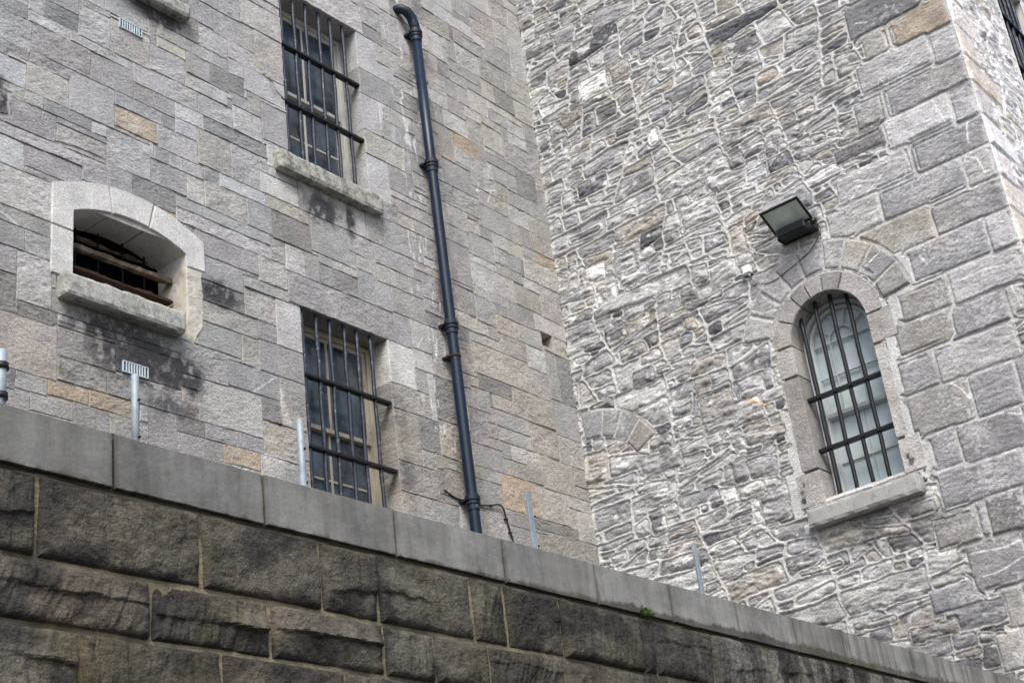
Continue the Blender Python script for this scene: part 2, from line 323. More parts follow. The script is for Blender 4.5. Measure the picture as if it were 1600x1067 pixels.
# stones measured on the wall: colour key, left, bottom, right, top (metres)
R_RUBBLE = '''W7.39,11.63,7.81,11.93 k8.05,12.59,8.51,12.75 g6.44,11.72,6.92,11.90 l6.48,11.36,6.74,11.71 s6.65,10.90,6.95,11.06 k7.06,10.92,7.41,11.04 W6.04,10.56,6.21,10.71 w7.79,11.41,8.10,11.61 d7.61,10.40,8.04,10.64 l8.11,10.38,8.27,10.62
k5.44,11.16,5.83,11.35 p5.66,9.58,5.94,9.78 l7.33,9.85,7.75,10.02 d7.82,9.92,8.27,10.01 b6.09,8.89,6.28,9.21 w7.06,11.62,7.36,11.89 k7.32,11.23,7.63,11.46 k5.50,9.77,5.66,9.97 W6.85,10.62,6.99,10.82 d5.92,9.84,6.10,9.99
l6.32,9.40,6.78,9.71 b8.21,9.35,8.37,9.60 W7.84,9.34,8.13,9.56 l7.43,9.27,7.74,9.52 p7.30,9.13,7.69,9.30 k6.47,8.50,6.92,8.59 d6.75,8.59,6.97,8.76 l6.23,8.64,6.59,8.89 w7.48,8.24,7.86,8.41 d7.44,7.91,7.73,8.10
d7.71,8.55,8.01,8.75 w6.81,7.55,7.02,7.75 W7.94,9.02,8.03,9.15 W7.74,9.03,7.88,9.23 B6.83,8.27,6.99,8.43 w6.61,7.10,7.00,7.52 l6.21,7.33,6.53,7.55 u6.59,6.51,6.78,6.77 b6.83,6.97,7.00,7.20 g7.32,6.90,7.80,7.14
d7.42,7.06,7.66,7.19 w6.09,6.83,6.56,6.97 T6.07,6.67,6.22,6.73 k6.39,6.75,6.68,6.83 w6.09,6.41,6.27,6.50 D7.30,6.19,7.65,6.26 d7.59,6.29,7.81,6.56 p8.15,6.13,8.35,6.26 w6.45,6.30,6.76,6.50 g6.20,6.01,6.52,6.36
w5.82,5.41,6.28,5.48 B4.83,5.61,5.07,5.75 p4.65,4.75,5.04,4.94 w5.41,4.76,5.85,4.85 w4.89,4.53,5.36,4.68'''
R_VEINS = [[(4.361, 10.771), (4.25, 10.714)], [(4.532, 9.98), (4.369, 9.924)], [(4.318, 9.946), (4.276, 10.023), (4.219, 9.917), (4.185, 9.989), (4.144, 9.916), (4.065, 9.989), (4.026, 9.909)], [(3.679, 10.134), (3.442, 10.071)], [(3.83, 9.533), (3.766, 9.228)], [(3.573, 9.134), (3.618, 8.917)], [(4.959, 9.151), (4.715, 9.143), (4.393, 9.109), (4.189, 9.101)], [(4.892, 8.888), (4.747, 9.015)], [(4.738, 8.868), (4.646, 8.934), (4.508, 9.008)], [(4.483, 8.87), (4.413, 8.914), (4.309, 8.863), (4.262, 8.933)], [(3.708, 8.558), (3.711, 8.75), (3.672, 8.791), (3.579, 8.729), (3.543, 8.559)], [(4.351, 8.03), (4.308, 7.922)], [(4.114, 7.64), (3.801, 7.634), (3.625, 7.596)], [(3.613, 7.372), (3.583, 7.154)], [(4.387, 6.709), (4.317, 6.634), (4.257, 6.511)], [(4.124, 6.288), (3.994, 6.264), (3.834, 6.196)], [(4.603, 5.15), (4.295, 5.119), (4.13, 5.143)], [(4.548, 4.93), (4.423, 4.93), (4.302, 4.962), (4.171, 4.996)], [(6.188, 8.21), (6.076, 8.136), (5.912, 8.108)], [(5.0, 8.114), (4.72, 8.243)]]
CAM_AXES = [[0.633916, -0.2681, -0.725447], [-0.764294, -0.360693, -0.534561], [-0.118348, 0.893321, -0.433556]]
EXPO = 1.25
def parse(s):
    out = []
    for t in s.split():
        out.append((t[0], *map(float, t[1:].split(','))))
    return out
# ================================================================== ground
me = bpy.data.meshes.new('ground'); me.from_pydata([(-300, -300, 0), (300, -300, 0), (300, 300, 0), (-300, 300, 0)], [], [(0, 1, 2, 3)])
tag(link('ground', me, 'ground'), kind='structure')

# ================================================================== ashlar building (left)
ash = thing('stone_building', 'grey ashlar prison building on the left, coursed blocks with square barred windows', 'building', (8, YL, 0))
WL = lambda u, v, h: np.stack([u, YL-h, v], -1)
L_VEINS = [[(7.832, 6.913), (7.966, 7.016), (8.109, 7.128)], [(11.222, 10.244), (11.619, 10.406)], [(11.291, 10.357), (11.261, 10.262)], [(11.501, 10.324), (11.425, 10.185)], [(8.651, 8.119), (8.839, 8.194), (9.062, 8.256)], [(5.416, 7.737), (5.482, 7.707), (5.559, 7.669)], [(10.023, 9.248), (10.036, 9.059)], [(10.129, 9.332), (10.12, 9.194)], [(10.075, 8.093), (9.984, 7.961)], [(10.23, 8.267), (10.25, 8.145)], [(11.224, 12.177), (11.341, 12.185)], [(6.825, 9.741), (6.992, 9.796), (7.207, 9.859)]]
def polydist(U, V, pts):
    dv = np.full(U.shape, 9.)
    for (p, q) in zip(pts[:-1], pts[1:]):
        ex, ey = q[0]-p[0], q[1]-p[1]; L2 = ex*ex+ey*ey
        tt = np.clip(((U-p[0])*ex+(V-p[1])*ey)/L2, 0, 1); dv = np.minimum(dv, np.hypot(U-p[0]-tt*ex, V-p[1]-tt*ey))
    return dv
def grooveL(U, V, e):
    g = polydist(U, V, [(8.159, 10.297), (8.248, 10.262), (8.284, 10.168), (8.40, 10.10)]); w = .010+.03*sst(8.16, 8.40, U)
    f = polydist(U, V, [(5.881, 8.55), (6.121, 8.575), (6.355, 8.568)]); k = polydist(U, V, [(5.33, 8.575), (5.465, 8.613), (5.445, 8.729), (5.454, 8.817)])
    return -.045*sst(w+.006, w-.006, g)-.022*sst(.020, .010, f)-.03*sst(.016, .006, k)
def stainL(U, V, c):
    for pts in L_VEINS:
        if U.max() < min(p[0] for p in pts) or U.min() > max(p[0] for p in pts): continue
        m_ = ((1-sst(.002, .011, polydist(U, V, pts)+.004*fbm(U*30, V*30, 3, 3)))*.85)[..., None]
        c = c*(1-m_)+np.array((.66, .66, .65))*m_
    tri = np.minimum.reduce([U-8.129, V-6.70, (8.129+.121*(7.10-V)/.39)-U]); tr = sst(-.002, .006, tri)[..., None]
    c = c*(1-tr)+np.array((.52, .50, .46))*tr
    m = np.zeros_like(U)
    for (cu, cv, ru, rv, s) in ((6.75, 6.88, .38, .20, .95), (6.45, 7.03, .5, .13, .8), (7.1, 6.85, .22, .18, .9), (6.5, 6.86, .35, .2, .75), (6.1, 6.6, .3, .1, .4), (7.0, 6.55, .25, .1, .6), (7.5, 7.73, .22, .12, .85), (6.9, 10.36, .28, .12, .9),
                                (8.80, 9.06, .24, .17, .85), (9.18, 9.06, .07, .17, .85), (8.5, 9.15, .12, .08, .4), (5.36, 8.76, .10, .16, .9), (9.62, 7.15, .10, .5, .35), (9.66, 6.55, .12, .2, .5)):
        d = ((U-cu)/ru)**2+((V-cv)/rv)**2
        m = np.maximum(m, s*np.exp(-d**1.7*.6))
    n = fbm(U*9, V*7, 77, 5)
    m = np.clip(m*1.25, 0, .95)*sst(-.62, .0, n*1.3+m*.60-.15)*(.30+.70*sst(-.28, .12, fbm(U*17, V*15, 79, 5)+.25*m))
    band = np.exp(-((U-10.55)/.30)**2)                                   # damp grime beside the downpipe
    m = np.maximum(m, band*.48*sst(-.35, .5, fbm(U*7, V*3, 31, 5)))
    low = sst(7.8, 6.2, V)*.16*sst(-.6, .4, fbm(U*2, V*2, 12, 4))
    m = np.maximum(m, low)[..., None]
    c = c*(1-m)+np.array((.050, .049, .054))*m
    g = (np.exp(-((U-6.15)/.35)**2-((V-7.1)/.07)**2)*.6*sst(-.3, .3, n))[..., None]
    c = c*(1-g)+np.array((.10, .105, .045))*g
    # white lime drips near the pipe
    d = np.exp(-((U-10.22)/.26)**2)*sst(.66, .74, vnoise(U*38, V*7, 9))*sst(.52, .66, vnoise(U*5, V*5, 19))*.75
    d = d[..., None]
    return c*(1-d)+np.array((.72, .72, .7))*d
CS = .02; X0, Z0, X1, Z1 = 3.4, 2.6, XR, 15.6
nx, nz = int((X1-X0)/CS+.999), int((Z1-Z0)/CS+.999)
occ = np.zeros((nz, nx), bool)
xi = lambda x: int(round((x-X0)/CS)); zi = lambda z: int(round((z-Z0)/CS))
openings = dict(upper=(8.43, 9.46, 9.51, 11.51), lower=(8.44, 5.90, 9.56, 7.91), far=(6.0, 10.56, 7.08, 12.6), hole=(12.08, 8.62, 12.28, 8.78))
for k, (a, b, c, d) in openings.items(): occ[zi(b):zi(d), xi(a):xi(c)] = True
VC, VR = (6.595, 6.86), 1.5
zz, xx = np.mgrid[0:nz, 0:nx]; CX = X0+(xx+.5)*CS; CZ = Z0+(zz+.5)*CS
occ |= (CX > 5.90) & (CX < 7.26) & (CZ > 7.24) & ((CX-VC[0])**2+(CZ-VC[1])**2 < (VR-.06)**2)
vent_cells = (CX > 5.90) & (CX < 7.26) & (CZ > 7.24) & ((CX-VC[0])**2+(CZ-VC[1])**2 < (VR-.06)**2)
rects = []
def place(a, b, c, d, k, touch=False):
    i0, j0, i1, j1 = zi(b), xi(a), zi(d), xi(c); i0 = max(i0, 0); j0 = max(j0, 0); i1 = min(i1, nz); j1 = min(j1, nx)
    while i1 > i0 and j1 > j0 and occ[i0:i1, j0:j1].any():
        s = occ[i0:i1, j0:j1]; sc = [s[0].mean(), s[-1].mean(), s[:, 0].mean(), s[:, -1].mean()]
        if max(sc) == 0: return
        q = int(np.argmax(sc))
        if q == 0: i0 += 1
        elif q == 1: i1 -= 1
        elif q == 2: j0 += 1
        else: j1 -= 1
    if i1-i0 < 2 or j1-j0 < 2: return
    occ[i0:i1, j0:j1] = True; rects.append([i0, j0, i1, j1, k])
LDATA = parse(L_STONES)
extra = parse('g8.30,7.91,9.62,8.20 l8.20,11.51,9.62,11.84 P9.54,10.45,9.80,10.73 w9.56,5.95,9.9,6.40 s9.56,5.6,10.0,5.95')
for k, a, b, c, d in extra[:2]: place(a, b, c, d, k)
for k, a, b, c, d in LDATA: place(a, b, c, d, k)
for k, a, b, c, d in extra[2:]: place(a, b, c, d, k)
for _ in range(3):
    for r in rects:
        i0, j0, i1, j1, k = r
        if i0 > 0 and not occ[i0-1, j0:j1].any(): occ[i0-1, j0:j1] = True; r[0] -= 1; i0 -= 1
        if i1 < nz and not occ[i1, j0:j1].any(): occ[i1, j0:j1] = True; r[2] += 1; i1 += 1
        if j0 > 0 and not occ[i0:i1, j0-1].any(): occ[i0:i1, j0-1] = True; r[1] -= 1; j0 -= 1
        if j1 < nx and not occ[i0:i1, j1].any(): occ[i0:i1, j1] = True; r[3] += 1
bands = [0]
while bands[-1] < nz: bands.append(bands[-1]+int(rng.choice([8, 10, 11, 12, 14, 16])))
for i in range(nz):
    j = 0
    while j < nx:
        if occ[i, j]: j += 1; continue
        e = j
        while e < nx and not occ[i, e]: e += 1
        run = e-j; w = int(rng.choice([10, 12, 14, 17, 20, 24, 28])); 
        if run-w < 8: w = run
        if w > 38: w = w//2
        nb = [b for b in bands if b > i+3]; h = (nb[0] if rng.rand() < .8 or len(nb) < 2 else nb[1])-i
        hmax = 0
        while i+hmax < nz and hmax < h+3 and not occ[i+hmax, j:j+w].any(): hmax += 1
        h = hmax if hmax <= h+2 else h
        h = max(h, 1)
        k = rng.choice(list('glsbdwupBPT'), p=[.27, .14, .15, .10, .08, .12, .05, .04, .03, .01, .01])
        occ[i:i+h, j:j+w] = True; rects.append([i, j, i+h, j+w, k]); j += w
wu = lambda U, V: (.008*fbm(U*1.3, V*1.6, 5, 2)+.003*fbm(U*9, V*9, 6, 2), .010*fbm(U*.9, V*1.4, 8, 2)+.0045*fbm(U*7, V*9, 3, 3))
S = Stones(WL)
def near_open(r):
    x0, z0, x1, z1 = X0+r[1]*CS, Z0+r[0]*CS, X0+r[3]*CS, Z0+r[2]*CS
    for a, b, c, d in openings.values():
        if x0 < c+.015 and x1 > a-.015 and z0 < d+.015 and z1 > b-.015: return True
    return False
def warp_open(U, V):
    dU, dV = wu(U, V); f = np.ones_like(U)
    for a, b, c, d in openings.values():
        dist = np.sqrt(np.maximum(np.maximum(a-U, U-c), 0)**2+np.maximum(np.maximum(b-V, V-d), 0)**2)
        f = np.minimum(f, sst(0, .12, dist))
    return dU*f, dV*f
for r in rects:
    i0, j0, i1, j1, k = r
    if (i1-i0) < 2 or (j1-j0) < 2: continue
    x0, z0, x1, z1 = X0+j0*CS, Z0+i0*CS, min(X0+j1*CS, XR-.004), Z0+i1*CS
    nearo = near_open(r)
    col = np.array(PAL[k]); mu = col.mean(); col = (mu+(col-mu)*(.85 if k == 'T' else .55))*.72+.28*.335
    col = col*1.16*np.array((1.012, 1.0, .975))
    warm = float(sst(6.5, 12.0, np.array(x0))*.5+sst(9.5, 6.5, np.array(z0))*.5)
    col = col*(np.array((1.0, 1.0, 1.0))+(warm-.35)*np.array((.035, -.005, -.07)))*(1+rng.normal(0, .05))*(1+rng.normal(0, .008, 3))
    sm = k in SMOOTH
    vis = 5.0 < x0+.3 and z1 > 5.8 and z0 < 14.2
    S.rect(x0, z0, x1, z1, col, warp=warp_open, gapw=.0018 if not sm else .0014, step=.0125 if vis else .05, proud=float(rng.uniform(-.002, .002))+(.001 if nearo else 0),
           rough=.0022 if sm else float(rng.uniform(.004, .0085)), depth=.32 if nearo else .03, rockf=.4 if sm else .9, stain=stainL, hfun=grooveL if (x0 < 6.5 or 8.0 < x0+.3 < 8.8) and 8.3 < z1 and z0 < 10.4 else None, arris=.005)
S.build('wall', 'ashlar', ash)
# bedding mortar behind the stones: a grid of cells that leaves the openings free
keep = np.ones((nz, nx), bool)
for k, (a, b, c, d) in openings.items(): keep[zi(b):zi(d), xi(a):xi(c)] = False
keep &= ~((CX > 6.02) & (CX < 7.17) & (CZ > 7.24) & (CZ < 8.06))
Vm = []; Fm = []; n = 0
for i in range(0, nz, 5):
    j = 0
    row = keep[i:i+5].all(0)
    part_rows = [i] if row.all() or not keep[i:i+5].any() else None
    for ii, hh in ([(i, min(5, nz-i))] if (keep[i:i+5].all(0) == keep[i:i+5].any(0)).all() else [(q, 1) for q in range(i, min(i+5, nz))]):
        rr = keep[ii]; j = 0
        while j < nx:
            if not rr[j]: j += 1; continue
            e = j
            while e < nx and rr[e] and e-j < 40: e += 1
            x0, x1, z0, z1 = X0+j*CS, X0+e*CS, Z0+ii*CS, Z0+(ii+hh)*CS
            Vm += [(x0, YL+.010, z0), (x1, YL+.010, z0), (x1, YL+.010, z1), (x0, YL+.010, z1)]; Fm.append((n, n+1, n+2, n+3)); n += 4; j = e
me = np_mesh('bedding_mortar', Vm, Fm, np.tile(np.array([[.36, .35, .33]]), (len(Vm), 1)))
link('bedding_mortar', me, 'mortar', ash)
MB().box((3.4, YL+.55, 2.6), (XR+1.5, YL+5, 15.6), 0).box((3.4, YL+.03, 15.605), (XR+1.5, YL+.5, 15.9), 0).build('wall_core', 'dark', ash)
# little putlog hole lining
MB().box((12.05, YL+.16, 8.6), (12.3, YL+.2, 8.8), 0).build('putlog_hole', 'dark', ash)

# ---- windows
def sash_window(parent, x0, z0, x1, z1, wood, g, nb, bx0, pitch, crossz, y0=YL, bars_y=.08, fy=.24, top_cut=0, cross_ext=.07, proud=False, nm='window', hook=True):
    fr = MB(); T = .055
    fr.box((x0, y0+fy, z0), (x0+T, y0+fy+.10, z1)).box((x1-T, y0+fy, z0), (x1, y0+fy+.10, z1)).box((x0+T, y0+fy, z1-T), (x1-T, y0+fy+.10, z1)).box((x0+T, y0+fy, z0), (x1-T, y0+fy+.10, z0+T))
    W = fr.build(nm, wood, parent)
    a, b = x0+T, x1-T; H = z1-z0; mid = z0+H*.505; cx = (a+b)/2
    for nme, lo, hi, yy, bar in (('top_sash', mid-.02, z1-T, y0+fy+.02, False), ('bottom_sash', z0+T, mid+.02, y0+fy+.055, True)):
        s = MB(); t = .042
        s.box((a, yy, lo), (a+t, yy+.032, hi)).box((b-t, yy, lo), (b, yy+.032, hi)).box((a+t, yy+.001, hi-t), (b-t, yy+.031, hi)).box((a+t, yy-.004, lo), (b-t, yy+.031, lo+t))
        s.box((cx-.013, yy+.004, lo+t), (cx+.013, yy+.028, hi-t))
        if bar: zb = lo+(hi-lo)*.5; s.box((a+t, yy+.006, zb-.011), (cx-.013, yy+.026, zb+.011)).box((cx+.013, yy+.006, zb-.011), (b-t, yy+.026, zb+.011))
        s.build(nme, wood, W)
        for (p, q) in ((a+t-.004, cx-.009), (cx+.009, b-t+.004)):
            zs = [lo+t-.004, hi-t+.004]
            if bar: zs = [zs[0], zb-.008, zb+.008, zs[1]]
            for u in range(0, len(zs), 2):
                ang = rng.normal(0, .006); gm = MB().box((p, yy+.014, zs[u]), (q, yy+.018, zs[u+1]), 0); gm.build('pane', g, W)
    MB().box((x0-.05, y0+fy+.2, z0-.05), (x1+.05, y0+fy+.24, z1+.05), 0).build('dark_room', 'dark', W)
    for i in range(nb):
        x = bx0+i*pitch; j = .006*math.sin(i*2.7); zt = z1+.0; zb = z0-.01
        m = MB(); npt = 14
        pts = [(x+j+.004*math.sin(k*1.3+i), y0+bars_y, zb+(zt-zb)*k/npt) for k in range(npt+1)]
        m.tube(pts, [.0185+.002*math.sin(k*2.1+i) for k in range(npt+1)], 8)
        m.build('vertical_bar', 'iron', W)
    for z in crossz:
        m = MB().box((x0-(cross_ext if proud else .05), y0+bars_y-.034, z-.015), (x1+cross_ext, y0+bars_y+.030, z+.015), .003)
        m.build('crossbar', 'black_iron', W)
    return W
def rough_block(lo, hi, parent, name, mat, amp=.006, step=.03, seed=0, slope=0.):
    """stone sill: bevelled block with chipped arrises"""
    bm = bmesh.new(); bmesh.ops.create_cube(bm, size=1)
    d = [hi[i]-lo[i] for i in range(3)]; c = [(hi[i]+lo[i])/2 for i in range(3)]
    for v in bm.verts: v.co = Vector([v.co[i]*d[i] for i in range(3)])
    L = max(d); ax = d.index(L)
    for axis in range(3):
        k = int(d[axis]/step)
        for q in range(1, k):
            co = Vector((0, 0, 0)); co[axis] = -d[axis]/2+d[axis]*q/k; no = Vector((0, 0, 0)); no[axis] = 1
            bmesh.ops.bisect_plane(bm, geom=bm.verts[:]+bm.edges[:]+bm.faces[:], plane_co=co, plane_no=no)
    for v in bm.verts:
        p = np.array(v.co); e = sorted([(d[i]/2-abs(p[i])) for i in range(3)])
        n = float(fbm(np.array(p[ax]*14+seed), np.array(p[(ax+1) % 3]*14+p[(ax+2) % 3]*9), seed, 4))
        n2 = float(fbm(np.array(p[ax]*30+seed), np.array(p[(ax+1) % 3]*31+p[(ax+2) % 3]*23), seed+5, 3))
        corner = .010 if e[1] < .004 else 0
        s = 1
        for i in range(3):
            v.co[i] -= np.sign(p[i])*((corner*(1+n*1.2) if e[1] < .004 and d[i]/2-abs(p[i]) < .004 else 0)) 
            if d[i]/2-abs(p[i]) < .004: v.co[i] += np.sign(p[i])*(amp*n2*.6+amp*n*.4)
    for v in bm.verts: v.co += Vector(c)
    for v in bm.verts:
        if slope and v.co.z > c[2]: v.co.z -= slope*0
    bmesh.ops.recalc_face_normals(bm, faces=bm.faces)
    me = bpy.data.meshes.new(name); bm.to_mesh(me); bm.free()
    return link(name, me, mat, parent)

w1 = sash_window(ash, 8.43, 9.48, 9.51, 11.51, 'white_wood', 'dark_glass', 6, 8.468, .1745, (10.835, 10.155), bars_y=.04)
w1['label'] = 'upper barred sash window with off white frame'
w2 = sash_window(ash, 8.44, 5.92, 9.56, 7.91, 'cream_wood', 'dark_glass', 6, 8.488, .174, (7.262, 6.583), bars_y=.04, cross_ext=-.01)
w2['label'] = 'lower barred sash window with cream frame'
w3 = sash_window(ash, 6.0, 10.58, 7.08, 12.6, 'white_wood', 'dark_glass', 6, 6.07, .17, (11.95, 11.2)); w3['label'] = 'barred window above the frame of the photo'
rough_block((8.21, YL-.10, 9.265), (9.60, YL+.30, 9.475), ash, 'window_sill', 'sill', .0045, .035, 3)
rough_block((5.80, YL-.10, 10.40), (7.22, YL+.30, 10.56), ash, 'window_sill', 'sill', .0045, .035, 8)
rough_block((5.905, YL-.12, 7.165), (7.05, YL+.34, 7.365), ash, 'vent_sill', 'vent_sill', .0045, .03, 5)

# ---- segmental arched vent opening in pale granite
SV = Stones(WL); gcol = (1, 1, 1)
ri = 1.25
def ang_x(x, r): return math.asin((x-VC[0])/r)
def vouss(x0i, x1i, x0o, x1o, w, **k):
    def fn(A, B):
        xi_ = x0i+(x1i-x0i)*A; xo = x0o+(x1o-x0o)*A
        zi_ = VC[1]+np.sqrt(ri*ri-(xi_-VC[0])**2); zo = VC[1]+np.sqrt(VR*VR-(xo-VC[0])**2)
        return xi_+(xo-xi_)*B, zi_+(zo-zi_)*B
    SV.add(fn, w, .25, gcol, step=.03, proud=.012, rough=.002, depth=.36, gap=k.get('gap', (1, 1, 1, 1)), rockf=.3, arris=.007, colnoise=.05)
vouss(6.045, 6.405, 5.845, 6.375, .45, gap=(0, 1, 1, 1)); vouss(6.415, 6.765, 6.387, 6.822, .4); vouss(6.777, 7.145, 6.835, 7.345, .45, gap=(1, 0, 1, 1))
def quadp(P00, P10, P11, P01, **k):
    def fn(A, B):
        c = lambda i: (P00[i]*(1-A)+P10[i]*A)*(1-B)+(P01[i]*(1-A)+P11[i]*A)*B
        return c(0), c(1)
    w = math.dist(P00, P10); h = math.dist(P00, P01)
    (k.pop('S', SV)).add(fn, w, h, k.pop('col', gcol), step=k.pop('step', .03), proud=k.pop('proud', .012), rough=k.pop('rough', .002), depth=k.pop('depth', .36), rockf=.3, arris=.007, colnoise=.05, **k)
zin = VC[1]+math.sqrt(ri*ri-(6.045-VC[0])**2); zou = VC[1]+math.sqrt(VR*VR-(5.845-VC[0])**2)
quadp((5.845, 7.80), (6.045, 7.80), (6.045, zin), (5.845, zou), gap=(1, 1, 1, 0))
quadp((5.845, 7.37), (6.045, 7.37), (6.045, 7.79), (5.845, 7.79))
zin2 = VC[1]+math.sqrt(ri*ri-(7.145-VC[0])**2); zou2 = VC[1]+math.sqrt(VR*VR-(7.345-VC[0])**2)
quadp((7.155, 7.87), (7.35, 7.87), (7.345, zou2), (7.145, zin2), gap=(1, 1, 1, 0))
SV.build('arch_surround', 'granite', ash)
SP = Stones(WL)
def plfn(A, B):
    u = 7.15+.165*A+(-.10)*(1-B)*sst(.35, 0, B)*A*1.0; u = u+A*(.02*fbm(B*9, A*0, 4, 4)); return u, 7.17+.70*B
SP.add(plfn, .17, .70, (1, 1, 1), step=.02, proud=.006, rough=.006, depth=.36, rockf=.5, arris=.006)
SP.build('plaster_jamb', 'plaster', ash)
v = MB().box((5.85, YL+.62, 7.0), (7.5, YL+.66, 8.4), 0).box((5.96, YL+.36, 7.1), (6.03, YL+.62, 8.2), 0).box((7.16, YL+.36, 7.1), (7.2, YL+.62, 8.2), 0).box((6.03, YL+.36, 8.12), (7.16, YL+.62, 8.2), 0)
vent = v.build('vent_recess', 'dark', ash)
from mathutils import Matrix
rx = Matrix.Rotation(math.radians(-28), 3, 'X')
rough_block((6.05, YL+.16, 7.775), (7.15, YL+.24, 7.835), vent, 'louvre_slat', 'rot_wood', .004, .04, 2)
rough_block((6.05, YL+.14, 7.575), (7.15, YL+.24, 7.62), vent, 'louvre_slat', 'rust', .003, .04, 4)
rough_block((6.06, YL+.34, 7.98), (7.14, YL+.37, 8.035), vent, 'louvre_slat', 'rot_wood', .004, .04, 6)
for x in (6.3, 6.52, 6.76, 6.98): MB().tube([(x, YL+.33, 7.37), (x, YL+.33, 8.1)], .008, 8).build('vertical_bar', 'black_iron', vent)

# ================================================================== rubble tower (right)
rub = thing('rubble_building', 'pale rubble stone tower on the right with dressed corner quoins and one arched barred window', 'building', (XR+1.5, YF+2.5, 0))
def bsp(u0, v0, u1, v1, seed, scale=1.):
    r = random.Random(seed); out = []
    def split(poly, n, d):
        (nx_, nv_) = n; A = []; B = []
        for i in range(len(poly)):
            p, q = poly[i], poly[(i+1) % len(poly)]
            sp = p[0]*nx_+p[1]*nv_-d; sq = q[0]*nx_+q[1]*nv_-d
            if sp <= 0: A.append(p)
            if sp >= 0: B.append(p)
            if sp*sq < 0:
                t = sp/(sp-sq); m_ = (p[0]+(q[0]-p[0])*t, p[1]+(q[1]-p[1])*t); A.append(m_); B.append(m_)
        return A, B
    st = [([(u0, v0), (u1, v0), (u1, v1), (u0, v1)], 0)]
    while st:
        poly, dep = st.pop()
        us = [p[0] for p in poly]; vs = [p[1] for p in poly]
        w = max(us)-min(us); h = max(vs)-min(vs)
        if not hasattr(bsp, 'x'): pass
        tgt = scale*(.085+.20*r.random()**1.6); asp = 1.2+2.5*r.random()
        if h > .9 or w > 2.0: go = True
        else: go = h > tgt*1.45 or w > tgt*asp*1.5
        if not go or h < .05 or w < .07: out.append(poly); continue
        if w > h*asp*(1.25 if h < .35 else 1.0):
            a = r.gauss(0, .22); n = (math.cos(a), math.sin(a)); t = r.uniform(.32, .68); pu = min(us)+w*t; pv = (min(vs)+max(vs))/2
        else:
            a = r.gauss(0, .05 if h > .5 else .15); n = (math.sin(a), math.cos(a)); t = r.uniform(.3, .7); pu = (min(us)+max(us))/2; pv = min(vs)+h*t
        d = pu*n[0]+pv*n[1]; A, B = split(poly, n, d)
        if len(A) < 3 or len(B) < 3: out.append(poly); continue
        st.append((A, dep+1)); st.append((B, dep+1))
    return out
